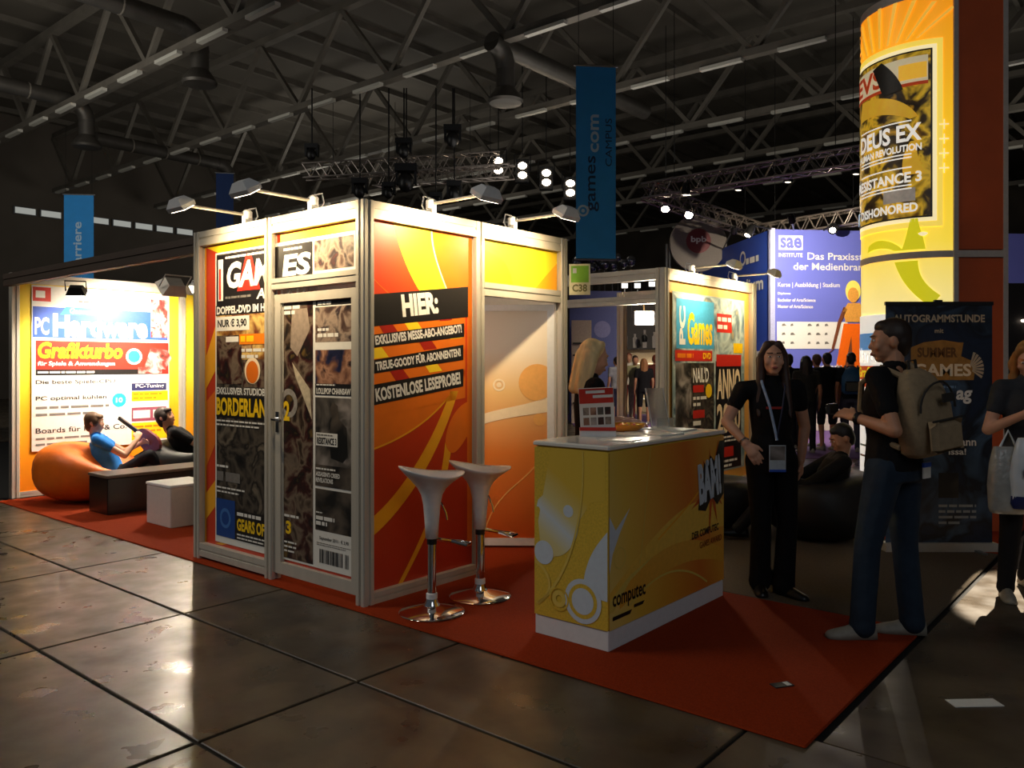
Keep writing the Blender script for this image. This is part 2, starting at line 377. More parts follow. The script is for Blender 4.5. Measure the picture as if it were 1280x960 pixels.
def infill(t, p, q, z0, z1, m, d=.006, name='infill_panel', off=0):
    p = Vector(p); q = Vector(q); dv = (q-p).normalized(); n = Vector((-dv.y, dv.x)); p = p+n*off; q = q+n*off; n = n*d/2
    return build(name, MB().loft([[(c.x-n.x, c.y-n.y, z0), (c.x+n.x, c.y+n.y, z0), (c.x+n.x, c.y+n.y, z1), (c.x-n.x, c.y-n.y, z1)] for c in (p, q)]), m, t)
booth = thing('exhibition_booth', 'silver framed exhibition booth with posters, standing left of the white bar stools', 'booth', SF(0, 0, .012))
PANW = mat('cream_infill', (222, 210, 190), .5, 0, .03)
PANR = mat('booth_red_orange_print', (206, 58, 22), .42, 0, .1, 2)
for a, b in [(.042, .042), (.042, 1.03), (.042, 1.99), (1.065, .042), (2.07, .042), (2.07, 1.03), (2.07, 1.99), (1.065, 1.99)]: post(booth, a, b)
X0 = .042
rail(booth, (X0, .08), (X0, .99), 2.39, 2.5); rail(booth, (X0, 1.07), (X0, 1.95), 2.39, 2.5)
rail(booth, (.08, X0), (1.02, X0), 2.39, 2.5); rail(booth, (1.11, X0), (2.03, X0), 2.39, 2.5)
rail(booth, (X0, .08), (X0, .99), 2.0, 2.075); rail(booth, (1.11, X0), (2.03, X0), 1.98, 2.075)
rail(booth, (X0, 1.07), (X0, 1.95), .02, .12); rail(booth, (.08, X0), (1.02, X0), .0, .07)
rail(booth, (2.07, .08), (2.07, 1.95), 2.39, 2.5); rail(booth, (.08, 1.99), (2.03, 1.99), 2.39, 2.5)
infill(booth, (X0, 1.07), (X0, 1.95), .12, 2.39, PANR, off=-.012)
infill(booth, (X0, .08), (X0, .99), 2.075, 2.39, PANR, off=-.012)
infill(booth, (.08, X0), (1.02, X0), .07, 2.39, PANR, off=.012)
infill(booth, (1.11, X0), (2.03, X0), 2.075, 2.39, YELP, off=.012)
infill(booth, (2.07, .08), (2.07, 1.95), .05, 2.39, PANW); infill(booth, (.08, 1.99), (2.03, 1.99), .05, 2.39, PANW)
# closed door in the left face
DX = .042
dr = build('door', MB().box(DX+.012, .10, .06, DX+.018, .965, 1.955), PANR, booth)
for (b0, z0, b1, z1) in [(.085, .05, .15, 1.965), (.91, .05, .985, 1.965), (.15, .05, .91, .13), (.15, 1.905, .91, 1.965)]:
    build('door_frame_bar', MB().box(DX-.02, b0, z0, DX+.02, b1, z1), ALU, dr)
hd = build('door_handle', MB().tube([(DX-.02, .94, 1.11), (DX-.07, .94, 1.11), (DX-.075, .92, 1.11), (DX-.075, .83, 1.105)], .010, 8), CHROME, dr, smooth=True)
build('handle_rose', MB().box(DX-.026, .922, 1.02, DX-.018, .958, 1.16), CHROME, dr)
# open door leaf hinged on the right post, swung into the booth
DG = grad('door_leaf_sunrise_print', [(0, (206, 92, 30)), (.35, (226, 128, 50)), (.62, (240, 196, 130)), (.8, (236, 222, 200)), (1, (226, 214, 200))], 'Y', .1, 1.95)
t = thing('door_leaf', 'open white framed door leaf with pale orange print, seen through the booth doorway', 'door', frame(W(2.02, .05, .03)+Vector((-.93, .06, 0)), (1, -.02, 0)))
build('leaf_panel', MB().box(.06, .06, -.012, .87, 1.94, .012), DG, t)
for n_, bx in (('frame_bar', (0, 0, -.02, .07, 1.95, .02)), ('frame_bar', (.86, 0, -.02, .93, 1.95, .02)), ('frame_bar', (.07, 0, -.02, .86, .06, .02)), ('frame_bar', (.07, 1.90, -.02, .86, 1.95, .02))): build(n_, MB().box(*bx), WHITE, t)
sh = Sheet(t, .014)
PEA = mat('peach_print', (240, 176, 96), .45, 0, .04); CRE = mat('cream_print', (248, 226, 190), .45, 0, .03)
sh.disc('printed_spot', .78, 1.32, .15, PEA, 1); sh.disc('printed_spot', .80, 1.02, .05, PEA, 1); sh.ring('printed_ring', .47, 1.3, .035, .05, CRE, 1); sh.disc('printed_spot', .47, 1.3, .02, CRE, 1)
sh.band('printed_swirl', ((.1, .95), (.35, 1.12), (.6, 1.1), (.86, 1.2)), ((.1, .88), (.35, 1.02), (.6, 1.04), (.86, 1.08)), CRE, 1)
sh.stroke('printed_curve', bez((.35, .1), (.45, .5), (.75, .5), (.85, .8)), .01, PEA, 1)
build('leaf_handle', MB().tube([(.05, 1.0, .02), (.05, 1.0, .07), (.14, 1.0, .07)], .009, 8), CHROME, t, smooth=True)

# prints on the booth faces -------------------------------------------------
BR = mat('bright_amber_print', (246, 172, 30), .42, 0, .05, 6); DKR = mat('deep_red_print', (168, 34, 18), .42, 0, .08, 6); YLW = mat('sun_yellow_print', (255, 214, 40), .42, 0, .04, 6); AMB = mat('orange_amber_print', (232, 116, 22), .42, 0, .05, 6)
# red border swirls of the magazine panel
t = thing('wall_graphic', 'red and orange print behind the big magazine cover on the booth left face', 'graphic', FL(.050, 2.0, .012))
sh = Sheet(t, 0, .0008)
sh.poly('printed_swirl', [(.075, 1.55), (.22, 1.8), (.22, 1.45), (.075, 1.3)], BR); sh.poly('printed_swirl', [(.075, 1.2), (.22, 1.3), (.22, .9), (.075, .7)], AMB)
sh.poly('printed_swirl', [(.075, .5), (.22, .62), (.22, .42), (.075, .3)], BR); sh.poly('printed_swirl', [(.075, 2.38), (.9, 2.38), (.9, 2.325), (.25, 2.325)], YLW); sh.poly('printed_swirl', [(1.05, 2.38), (1.92, 2.38), (1.92, 2.3), (1.05, 2.32)], YLW)
sh.poly('printed_swirl', [(.3, .13), (.55, .19), (.5, .19), (.2, .13)], BR); sh.rect('printed_edge', .055, .12, .075, 2.38, BR)

# the magazine cover
ARTD = art('grey_brown_action_print', [(10, 9, 9), (34, 30, 27), (84, 76, 66), (20, 17, 16), (112, 102, 88), (40, 31, 24)], 5, 1)
ARTW = art('warm_gold_print', [(40, 24, 14), (140, 90, 40), (226, 190, 110), (110, 40, 24), (240, 214, 150)], 5, 2)
ARTB = art('rust_armour_print', [(12, 10, 9), (54, 38, 26), (116, 100, 84), (60, 22, 18), (18, 15, 14), (104, 80, 38)], 6.5, 3)
ARTP = art('portrait_photo_print', [(24, 18, 20), (84, 62, 54), (160, 140, 124), (50, 42, 46), (110, 52, 44)], 8, 4)
ARTN = art('blue_brown_photo_print', [(14, 18, 44), (30, 34, 66), (120, 80, 60), (180, 134, 108), (44, 22, 26)], 8, 5)
ARTG = art('misty_grey_print', [(190, 182, 176), (160, 150, 144), (90, 84, 78), (30, 28, 26), (120, 112, 104)], 4, 6)
ARTK = art('dark_smoke_print', [(12, 12, 12), (24, 22, 20), (90, 80, 70), (20, 18, 18)], 3, 7)
t, sh = sheet_thing('magazine_poster', 'tall dark games magazine cover poster split by the booth frame and door', 'poster', FL(.048, 2.0, .012), .215, .15, .96, 2.325, WPRINT, .004)
build('backing_sheet', MB().box(1.0, 2.08, 0, 1.865, 2.325, .004), WPRINT, t); build('backing_sheet', MB().box(1.09, .15, .001, 1.84, 1.90, .0045), WPRINT, t)
sh.rect('printed_picture', .235, .2, .96, 2.31, ARTD, 1)
sh.rect('printed_header', .235, 1.925, .96, 2.3, BLACK, 2); sh.rect('printed_header', 1.0, 2.08, 1.425, 2.3, BLACK, 2)
sh.txt('GAM', .385, 2.045, .575, .195, WPRINT, 5, .04, .18); sh.txt('ES', 1.09, 2.085, .32, .15, WPRINT, 5, .04, .1); sh.poly('printed_triangle', [(.52, 2.02), (.82, 2.02), (.80, 2.07), (.70, 2.285), (.64, 2.285), (.54, 2.07)], REDP, 3)
sh.lines(.36, 2.262, .95, 2.292, 1, WPRINT, 3); sh.lines(1.1, 2.255, 1.4, 2.285, 1, WPRINT, 3); sh.lines(.36, 1.965, .74, 1.995, 1, GREYP, 3)
sh.txt('AKTUELL', .77, 1.95, .62, .075, WPRINT, 4, .03, .15); sh.rect('printed_strip', .26, 1.96, .33, 2.27, WPRINT, 3); sh.rect('printed_strip', .272, 1.97, .30, 2.2, REDP, 4)
sh.rect('printed_strip', .225, 1.85, .92, 1.925, BLACK, 2); sh.txt('DOPPEL-DVD IM HEFT', .24, 1.86, .76, .058, WPRINT, 3, .04)
sh.rect('printed_picture', .235, 1.52, .96, 1.85, ARTW, 2); sh.rect('printed_box', .235, 1.735, .68, 1.84, WPRINT, 3); sh.txt('NUR € 3,90', .255, 1.752, .39, .07, BLACK, 4, .035)
sh.rect('printed_picture', .24, 1.34, .58, 1.7, ARTB, 3); sh.rect('printed_box', .55, 1.63, .92, 1.705, ORAP, 4); sh.lines(.57, 1.64, .9, 1.70, 1, YELP, 5, .7); sh.rect('printed_box', .37, 1.65, .54, 1.69, WPRINT, 4)
sh.lines(.58, 1.52, .92, 1.61, 2, WPRINT, 4, .5); sh.rect('printed_picture', .6, 1.32, .92, 1.52, ARTB, 3); sh.disc('printed_badge', .72, 1.44, .1, CRE, 4, .095); sh.disc('printed_badge', .72, 1.43, .078, AMB, 5, .08)
sh.txt('EXKLUSIVER STUDIOBESUCH', .24, 1.262, .84, .052, WPRINT, 5, .03)
sh.txt('BORDERLANDS', .24, 1.105, .80, .135, YELP, 6, .04); sh.rect('printed_shadow', .235, 1.09, .95, 1.255, BLACK, 3); sh.lines(.24, 1.02, .92, 1.08, 2, WPRINT, 4, .4)
sh.lines(.245, .52, .62, .58, 2, WPRINT, 4, .4); sh.lines(.245, .6, .6, .7, 1, GREYP, 4, .7); sh.lines(.245, .71, .42, .74, 1, WPRINT, 4)
BLU = mat('age_rating_blue_print', (20, 66, 140), .45, 0, .05); BLUL = mat('age_rating_pale_blue_print', (60, 110, 180), .45, 0, .05)
sh.rect('printed_box', .235, .2, .49, .48, BLU, 3); sh.ring('printed_ring', .362, .34, .05, .075, BLUL, 4)
sh.rect('printed_box', .49, .2, .96, .42, BLACK, 3); sh.lines(.52, .375, .9, .41, 1, WPRINT, 4, .7); sh.txt('GEARS OF WAR', .52, .27, .56, .09, YELP, 4, .04); sh.lines(.52, .205, .9, .255, 2, WPRINT, 4, .45)
# parts of the cover on the transom and on the door
sh.rect('printed_picture', 1.445, 2.1, 1.85, 2.3, ARTP, 1); sh.rect('printed_picture', 1.1, .165, 1.43, 1.9, ARTB, 2)
sh.poly('printed_shape', [(1.2, 1.86), (1.37, 1.86), (1.4, 1.72), (1.26, 1.54), (1.18, 1.6)], mat('pale_gun_print', (150, 134, 120), .45, 0, .15), 3); sh.poly('printed_shape', [(1.2, 1.5), (1.4, 1.32), (1.42, 1.12), (1.24, 1.4)], mat('bone_print', (196, 182, 156), .45, 0, .2), 3)
sh.ring('printed_ring', 1.16, 1.22, .06, .1, mat('wheel_grey_print', (150, 144, 138), .45, 0, .2), 3)
sh.txt('2', 1.105, 1.10, .07, .135, YELP, 5, .04); sh.lines(1.11, 1.82, 1.3, 1.89, 2, WPRINT, 4, .7); sh.txt('3', 1.13, .33, .06, .09, YELP, 4, .04); sh.lines(1.11, .2, 1.25, .29, 3, WPRINT, 4, .4); sh.lines(1.11, .44, 1.32, .47, 1, WPRINT, 4)
sh.rect('printed_picture', 1.455, 1.63, 1.83, 1.86, ARTP, 1); sh.rect('printed_strip', 1.46, 1.868, 1.83, 1.9, BLACK, 1); sh.lines(1.48, 1.872, 1.7, 1.898, 1, WPRINT, 2, .8)
sh.lines(1.48, 1.66, 1.81, 1.69, 1, WPRINT, 2, .8); sh.lines(1.48, 1.70, 1.66, 1.725, 1, WPRINT, 2, .7)
sh.rect('printed_picture', 1.455, 1.285, 1.83, 1.58, ARTN, 1); sh.rect('printed_strip', 1.455, 1.285, 1.83, 1.36, BLACK, 2); sh.txt('LOLLIPOP CHAINSAW', 1.47, 1.292, .35, .04, WPRINT, 3, .035); sh.lines(1.47, 1.345, 1.8, 1.36, 1, WPRINT, 3)
sh.rect('printed_picture', 1.455, .69, 1.83, 1.27, ARTG, 1); sh.poly('printed_shape', [(1.6, 1.02), (1.63, 1.14), (1.61, 1.2), (1.64, 1.245), (1.69, 1.22), (1.70, 1.14), (1.78, 1.08), (1.79, .9), (1.74, .86), (1.62, .88)], ARTK, 2)
sh.rect('printed_picture', 1.455, .69, 1.83, .83, ARTK, 2); sh.rect('printed_box', 1.465, .955, 1.69, 1.04, WPRINT, 3); sh.txt('RESISTANCE 3', 1.475, .965, .205, .045, BLACK, 4, .03); sh.lines(1.475, 1.018, 1.68, 1.034, 1, GREYP, 4)
sh.txt("ASSASSIN'S CREED", 1.465, .755, .25, .03, WPRINT, 4, .03); sh.txt('REVELATIONS', 1.465, .715, .18, .03, WPRINT, 4, .03); sh.lines(1.465, .795, 1.75, .815, 1, WPRINT, 4)
sh.rect('printed_picture', 1.455, .4, 1.83, .672, ARTK, 1); sh.lines(1.465, .43, 1.66, .50, 2, WPRINT, 3, .7); sh.lines(1.465, .51, 1.56, .525, 1, WPRINT, 3)
sh.txt('September 2011 · € 3,90', 1.5, .335, .3, .03, BLACK, 2, .01); sh.lines(1.47, .30, 1.82, .325, 2, GREYP, 2, .4)
mb = MB(); z = sh.z(2); x = 1.5
while x < 1.8: 
    w_ = R.choice((.003, .005, .009)); mb.add([(x, .19, z), (x+w_, .19, z), (x+w_, .28, z), (x, .28, z)], [(0, 1, 2, 3)]); x += w_+R.choice((.003, .005, .007)) + (.02 if 1.73 < x < 1.74 else 0)
build('barcode', mb, BLACK, t, recalc=False)

# right face: subscription panel
t = thing('wall_graphic', 'orange red wall graphic with black HIER slogan strips beside the bar stools', 'graphic', FR(0, .050, .012)); sh = Sheet(t, .001, .0009)
xa, xb = .085, 1.02
GR = grad('panel_red_orange_fade', [(0, (188, 48, 20)), (.5, (200, 60, 22)), (.8, (220, 66, 24)), (1, (232, 92, 30))], 'Y', .1, 2.4)
sh.rect('printed_ground', xa, .07, xb, 2.39, GR, 1)
sh.band('printed_swirl', ((.28, 2.39), (.34, 2.2), (.42, 2.05), (.58, 1.9)), ((.62, 2.39), (.62, 2.25), (.7, 2.1), (.83, 1.9)), YLW, 2)
sh.poly('printed_swirl', bez((.62, 2.39), (.62, 2.25), (.7, 2.1), (.83, 1.9))+[(xb, 1.9), (xb, 2.39)], AMB, 2); sh.stroke('printed_curve', bez((.62, 2.39), (.62, 2.25), (.7, 2.1), (.83, 1.9)), .012, CRE, 3); sh.stroke('printed_curve', bez((.085, 2.05), (.15, 1.99), (.2, 1.96), (.26, 1.93)), .006, AMB, 3)
sh.rect('printed_edge', .97, .2, xb, 2.38, AMB, 3)
for (y0, y1) in ((1.60, 1.86), (1.44, 1.75), (1.30, 1.60), (1.15, 1.45)):
    sh.poly('printed_swirl', [(xa, y0), (.95, y0+.1), (.95, y1), (xa, y1-.1)], AMB, 3)
for i, (x, y) in enumerate([(.2, 1.68), (.42, 1.70), (.7, 1.78), (.12, 1.52), (.55, 1.58), (.8, 1.66), (.3, 1.38), (.6, 1.43)]):
    sh.poly('printed_swirl', [(x, y), (x+.12, y+.012), (x+.06, y+.075), (x-.05, y+.06)], YLW if i % 2 else DKR, 4)
rot = math.atan2(.11, .85)
for pts in ([(xa, 1.72), (.978, 1.821), (.978, 2.035), (xa, 1.92)], [(xa, 1.588), (.937, 1.679), (.937, 1.774), (xa, 1.668)], [(xa, 1.425), (.929, 1.517), (.929, 1.623), (xa, 1.509)], [(xa, 1.226), (.929, 1.332), (.929, 1.455), (xa, 1.355)]): sh.poly('printed_strip', pts, BLACK, 5)
sh.txt('HIER:', .36, 1.79, .33, .148, WPRINT, 6, .05, .0, rot); sh.txt('EXKLUSIVES MESSE-ABO-ANGEBOT!', .13, 1.606, .79, .06, WPRINT, 6, .04, 0, rot)
sh.txt('TREUE-GOODY FÜR ABONNENTEN!', .135, 1.444, .775, .068, WPRINT, 6, .04, 0, rot); sh.txt('KOSTENLOSE LESEPROBE!', .135, 1.25, .775, .085, WPRINT, 6, .04, 0, rot)
sh.poly('printed_swirl', [(xa, .95)]+bez((xa, .95), (.35, 1.0), (.6, 1.1), (.78, 1.26))+[(.6, 1.27), (xa, 1.2)], AMB, 2); sh.stroke('printed_curve', bez((xa, .95), (.35, 1.0), (.6, 1.1), (.78, 1.26)), .012, BR, 3)
sh.band('printed_swirl', ((xa, .52), (.3, .62), (.6, .9), (.8, 1.3)), ((xa, .40), (.34, .52), (.66, .8), (.88, 1.3)), BR, 3)
sh.band('printed_swirl', ((.32, .07), (.5, .3), (.7, .55), (.75, .95)), ((.36, .07), (.55, .3), (.75, .55), (.82, .95)), BR, 3)
sh.poly('printed_swirl', bez((.75, .95), (.76, 1.1), (.88, 1.2), (.97, 1.22))+[(.97, .98)]+bez((.97, .98), (.9, .9), (.8, .8), (.75, .95)), AMB, 4)
# yellow header above the doorway
t = thing('header_graphic', 'yellow header print with orange swirl above the booth doorway', 'graphic', FR(0, .050, .012)); sh = Sheet(t, .001, .0009)
sh.rect('printed_ground', 1.11, 2.075, 2.03, 2.39, YLW, 1); sh.poly('printed_swirl', [(1.11, 2.08)]+bez((1.50, 2.08), (1.45, 2.2), (1.35, 2.3), (1.11, 2.32)), BR, 2)
LIM = mat('lemon_print', (250, 236, 40), .42, 0, .04); sh.stroke('printed_curve', bez((1.5, 2.08), (1.45, 2.25), (1.3, 2.34), (1.11, 2.37)), (.05, .01), LIM, 3); sh.poly('printed_swirl', [(1.75, 2.08), (2.03, 2.08), (2.03, 2.3), (1.9, 2.2)], BR, 2)

# arm lamps on the booth top
def arm_lamp(a, b, z, out, label, power=82, L=.5, dz=.0, col=WARM, tgt=None, group='silver arm lamps on the booth top rail'):
    out = Vector(out); M = frame(W(a, b, z), UP.cross(-out)); M = Matrix.Translation(W(a, b, z)) @ Matrix((( *(-out.cross(UP)),), (*out,), (*UP,))).transposed().to_4x4()
    t = thing('arm_lamp', label, 'lamp', M, group)           # local y points away from the wall
    build('clamp', MB().box(-.02, -.03, -.02, .02, .03, .05), WHITE, t)
    build('swivel', MB().lathe([(.012, .02), (.034, .03), (.036, .08), (.02, .095)], 14), WHITE, t, smooth=True)
    build('cable', MB().tube([(0, -.01, .1), (0, -.07, .12), (0, -.085, .06), (0, -.05, 0)], .006, 6), WHITE, t, smooth=True)
    build('arm', MB().tube([(0, 0, .06), (0, L-.03, .06+dz)], .011, 8), ALU, t, smooth=True)
    h = MB(); h.m = Matrix.Translation((0, L, .06+dz)) @ Matrix.Rotation(math.radians(-32), 4, 'X')
    h.loft([[(-.10, -.045, -.03), (.10, -.045, -.03), (.10, .055, -.03), (-.10, .055, -.03)], [(-.10, -.05, .0), (.10, -.05, .0), (.10, .06, .0), (-.10, .06, .0)], [(-.06, -.02, .05), (.06, -.02, .05), (.06, .03, .05), (-.06, .03, .05)]])
    hd = build('lamp_head', h, WHITE, t)
    g = MB(); g.m = h.m; g.box(-.085, -.035, -.034, .085, .045, -.0305); build('lens', g, LENS, hd)
    p = M @ Vector((0, L-.04, .0+dz)); q = tgt if tgt is not None else M @ Vector((0, 0, -.24))
    spot('lamp_light', p, q, power, col, 122, 1.0, .03, t)
arm_lamp(.03, 1.33, 2.512, -E1, 'left arm lamp above the dark magazine cover, outermost left on the booth')
arm_lamp(.03, .55, 2.512, -E1, 'arm lamp above the booth door, second from the left')
arm_lamp(.6, .03, 2.512, -E2, 'arm lamp above the black HIER slogan panel')
arm_lamp(1.45, .03, 2.512, -E2, 'arm lamp above the booth doorway, next to the tall blue banner')
# work light inside the booth that lights the open door leaf
lt = thing('booth_work_light', 'small clamp lamp inside the booth above the open door leaf', 'lamp', SF(.25, .35, 2.38))
build('lamp_head', MB().lathe([(.02, .06), (.05, .03), (.06, -.04), (.055, -.05)], 14), WHITE, lt, smooth=True); build('lens', MB().lathe([(.05, -.046), (.05, -.05)], 14), LENS, lt)
spot('lamp_light', W(.25, .35, 2.31), W(1.5, .5, .6), 34, HALO, 110, .3, .04, lt)

# C38 stand number sign
t, sh = sheet_thing('stand_number_sign', 'green and cream C38 stand number sign on the booth corner post', 'sign', frame(W(2.125, -.005, 2.06), (.98, -.1, 0)), 0, 0, .17, .25, mat('cream_sign', (236, 230, 190), .5), .012)
GRN = mat('lime_green_print', (130, 200, 30), .45, 0, .05); sh.rect('printed_field', .015, .10, .158, .235, GRN, 1); sh.txt('C38', .025, .025, .12, .06, mat('olive_print', (120, 120, 60), .5), 2, .03); sh.lines(.03, .17, .07, .22, 1, WPRINT, 2, .8)

# ------------------------------------------------------------------ second booth block behind the counter
b2 = thing('exhibition_booth', 'silver framed booth behind the counter carrying a poster with yellow title', 'booth', SF(0, 0, .012))
for a, b in [(4.34, .39), (4.34, 2.3), (6.58, .39), (6.58, 2.3)]: post(b2, a, b, w=.11)
rail(b2, (4.34, .44), (4.34, 2.25), 2.38, 2.5); rail(b2, (4.34, .44), (4.34, 2.25), 2.13, 2.22)
rail(b2, (4.39, .39), (6.53, .39), 2.38, 2.5); rail(b2, (4.39, .39), (6.53, .39), .0, .1)
rail(b2, (6.58, .44), (6.58, 2.25), 2.38, 2.5)
infill(b2, (4.39, .39), (6.53, .39), .1, 2.38, mat('golden_side_print', (232, 172, 80), .45, 0, .08, 3), off=.01)
rail(b2, (4.34, .44), (4.34, 2.25), .0, .08)
t, sh = sheet_thing('magazine_poster', 'colourful magazine cover poster with blue yellow title, behind the standing woman', 'poster', FR(4.52, .375, .012), 0, .22, 1.82, 2.27, mat('pale_teal_print', (150, 170, 168), .45, 0, .12, 5), .006)
TEAL = art('teal_city_print', [(60, 84, 96), (120, 150, 160), (190, 205, 200), (80, 100, 110), (200, 180, 120)], 3, 11); SKB = mat('sky_blue_print', (70, 160, 205), .45, 0, .06)
sh.rect('printed_picture', .02, .24, 1.8, 2.25, TEAL, 1); sh.rect('printed_header', .08, 1.66, .98, 2.2, SKB, 2); sh.txt('Games', .33, 1.7, .6, .36, YELP, 4, .03, .1); sh.txt('PC', .28, 1.70, .42, .14, WPRINT, 4, .04, 0, PI/2)
sh.rect('printed_box', 1.05, 1.86, 1.45, 2.08, REDP, 3); sh.lines(1.07, 1.88, 1.43, 2.06, 2, WPRINT, 4, .55); sh.rect('printed_strip', .05, 1.52, .93, 1.64, REDP, 3); sh.txt('DVD', .70, 1.545, .2, .07, YELP, 4, .03); sh.lines(.1, 1.54, .65, 1.62, 1, ORAP, 4, .6)
sh.rect('printed_picture', .06, .55, .42, 1.5, ARTG, 2); sh.rect('printed_picture', .03, .24, .98, .72, ARTK, 3); sh.rect('printed_picture', .42, .72, .98, 1.5, ARTD, 2)
sh.txt("NAIL'D", .46, 1.28, .38, .17, WPRINT, 4, .03); sh.rect('printed_box', .46, 1.17, .72, 1.25, REDP, 3); sh.disc('printed_badge', .84, 1.18, .08, YELP, 4); sh.lines(.46, 1.0, .8, 1.14, 2, WPRINT, 4, .5); sh.rect('printed_box', .46, .88, .74, .97, REDP, 3); sh.lines(.46, .78, .8, .87, 1, WPRINT, 4); sh.lines(.42, .66, .75, .76, 1, WPRINT, 5, .7)
sh.rect('printed_field', 1.02, .24, 1.72, 1.52, BLACK, 2); sh.rect('printed_strip', 1.04, 1.46, 1.72, 1.6, REDP, 3); sh.txt('ANNO', 1.05, 1.07, .64, .36, CRE, 4, .035); sh.txt('2070', 1.05, .66, .64, .36, CRE, 4, .035)
sh.lines(1.05, .55, 1.7, .64, 2, WPRINT, 4, .5); sh.rect('printed_box', 1.05, .38, 1.5, .5, REDP, 3); sh.lines(1.05, .25, 1.6, .36, 2, WPRINT, 4, .5); sh.rect('printed_box', 1.5, 1.62, 1.76, 1.74, YELP, 3)
arm_lamp(5.0, .39, 2.512, -E2, 'arm lamp above the blue-titled magazine poster, nearer one', 85); arm_lamp(6.1, .39, 2.512, -E2, 'arm lamp above the blue-titled magazine poster, farther one', 85)
# bright halogen flood under the rail of the open frame
fl = thing('flood_lamp', 'dazzling white flood lamp hanging in the open frame beside the blue-titled magazine poster', 'lamp', TZ(1.50, 9.15, 2.02))
build('lamp_head', MB().box(-.11, .0, -.08, .11, .09, .08), WHITE, fl); build('lens', MB().box(-.1, -.006, -.07, .1, 0, .07), mat('flood_glow', (255, 250, 240), .3, 0, .01, emit=(255, 248, 235), es=45), fl)
build('bracket', MB().tube([(0, .05, .08), (0, .05, .2)], .01, 6), ALU, fl)
spot('lamp_light', (1.50, 9.1, 2.02), (.9, 4.9, 1.0), 150, HALO, 110, .5, .06, fl)
#==SECTION objects
# ------------------------------------------------------------------ promotion counter
ca0, ca1, cb0, cb1 = .31, 1.655, -1.57, -1.08
ct = thing('promotion_counter', 'yellow printed promotion counter with white plinth on the orange carpet', 'counter', SF(0, 0, .012))
build('plinth', MB().bbox(ca0+.004, cb0+.004, 0, ca1-.004, cb1-.004, .105, .004), WHITE, ct)
CG = grad('counter_gold_print', [(0, (228, 186, 56)), (.5, (232, 192, 62)), (1, (226, 188, 70))], 'Z', .1, 1.05, .35)
build('body', MB().bbox(ca0, cb0, .105, ca1, cb1, 1.04, .012), CG, ct)
build('counter_top', MB().bbox(ca0-.008, cb0-.008, 1.04, ca1+.008, cb1+.008, 1.065, .008), mat('glossy_white_laminate', (228, 224, 214), .16, 0, .02), ct)
# short face print
PBL = mat('pale_blue_print', (206, 216, 226), .4, 0, .03); OLV = mat('olive_gold_print', (222, 184, 62), .4, 0, .12, 90); GLD = mat('light_gold_print', (226, 196, 90), .4, 0, .05)
t = thing('counter_graphic', 'pale blue blob and ring print on the short end of the counter', 'graphic', FL(ca0-.001, cb1, .012)); sh = Sheet(t, .0005, .0007)
w = .49
FADE = grad('counter_end_fade', [(0, (222, 184, 62)), (.45, (224, 210, 150)), (.62, (214, 222, 226)), (.75, (224, 208, 140)), (1, (224, 186, 66))], 'Y', .3, 1.0, diag=.7)
sh.rect('printed_ground', .004, .108, w-.004, 1.03, OLV, 1)
sh.poly('printed_fade', [(.03, .62), (.12, 1.03), (w-.02, 1.03), (w-.02, .78), (.38, .76), (.28, .62), (.2, .47), (.12, .43), (.05, .47)], FADE, 2)
sh.poly('printed_blob', [(.02, .7)]+bez((.02, .7), (.06, .72), (.05, .6), (.055, .52))+bez((.1, .46), (.2, .4), (.3, .55), (.3, .62))+bez((.3, .62), (.33, .7), (.3, .75), (.24, .78))+[(.1, .8), (.03, .74)], FADE, 3)
sh.disc('printed_spot', .07, .455, .065, PBL, 4); sh.disc('printed_spot', .235, .70, .033, PBL, 4)
sh.band('printed_blob', ((.33, .27), (.33, .45), (.42, .55), (w-.006, .62)), ((w-.006, .26), (w-.006, .3), (w-.006, .4), (w-.006, .5)), PBL, 3)
sh.stroke('printed_curve', bez((.03, .17), (.2, .3), (.35, .6), (.33, 1.03)), (.018, .008), GLD, 5)
sh.stroke('printed_curve', bez((.01, .40), (.12, .36), (.16, .24), (.02, .17)), .016, GLD, 5)
sh.disc('printed_spot', .33, .235, .118, PBL, 5); sh.disc('printed_spot', .33, .235, .092, OLV, 6); sh.disc('printed_spot', .33, .235, .07, PBL, 7); sh.ring('printed_ring', .175, .22, .02, .045, GLD, 6); sh.ring('printed_ring', .175, .22, .055, .065, OLV, 7)
# long face print
t = thing('counter_graphic', 'golden counter front print with white splash lettering and black logo', 'graphic', FR(ca0, cb0-.001, .012)); sh = Sheet(t, .0005, .0007)
L = ca1-ca0
LF = grad('counter_front_fade', [(0, (236, 210, 120)), (.25, (238, 192, 70)), (.55, (230, 156, 48)), (.8, (222, 120, 36)), (1, (232, 162, 56))], 'X', 0, L, diag=.25)
sh.rect('printed_ground', .004, .108, L-.006, 1.03, LF, 1)
sh.band('printed_swirl', ((0, .3), (.4, .5), (.8, .75), (L-.01, .62)), ((0, .2), (.4, .3), (.8, .5), (L-.01, .45)), mat('honey_print', (240, 192, 72), .4, 0, .05), 2)
sh.band('printed_swirl', ((.1, .3), (.5, .48), (.9, .5), (L-.01, .3)), ((.1, .2), (.5, .33), (.9, .36), (L-.01, .22)), mat('ochre_print', (232, 170, 56), .4, 0, .05), 3)
sh.stroke('printed_curve', bez((.2, .2), (.5, .34), (.8, .32), (1.1, .14)), .012, GLD, 4); sh.stroke('printed_curve', bez((.42, 1.03), (.36, .8), (.36, .6), (.3, .4)), .007, GLD, 4); sh.stroke('printed_curve', bez((.5, .5), (.8, .62), (1.1, .72), (1.3, .95)), .012, BR, 4)
sh.poly('printed_fade', [(0, .7), (.06, .62), (.2, .72), (.1, .6), (.03, .5), (0, .4)], PBL, 4); sh.ring('printed_ring', .1, .47, .05, .058, GLD, 4)
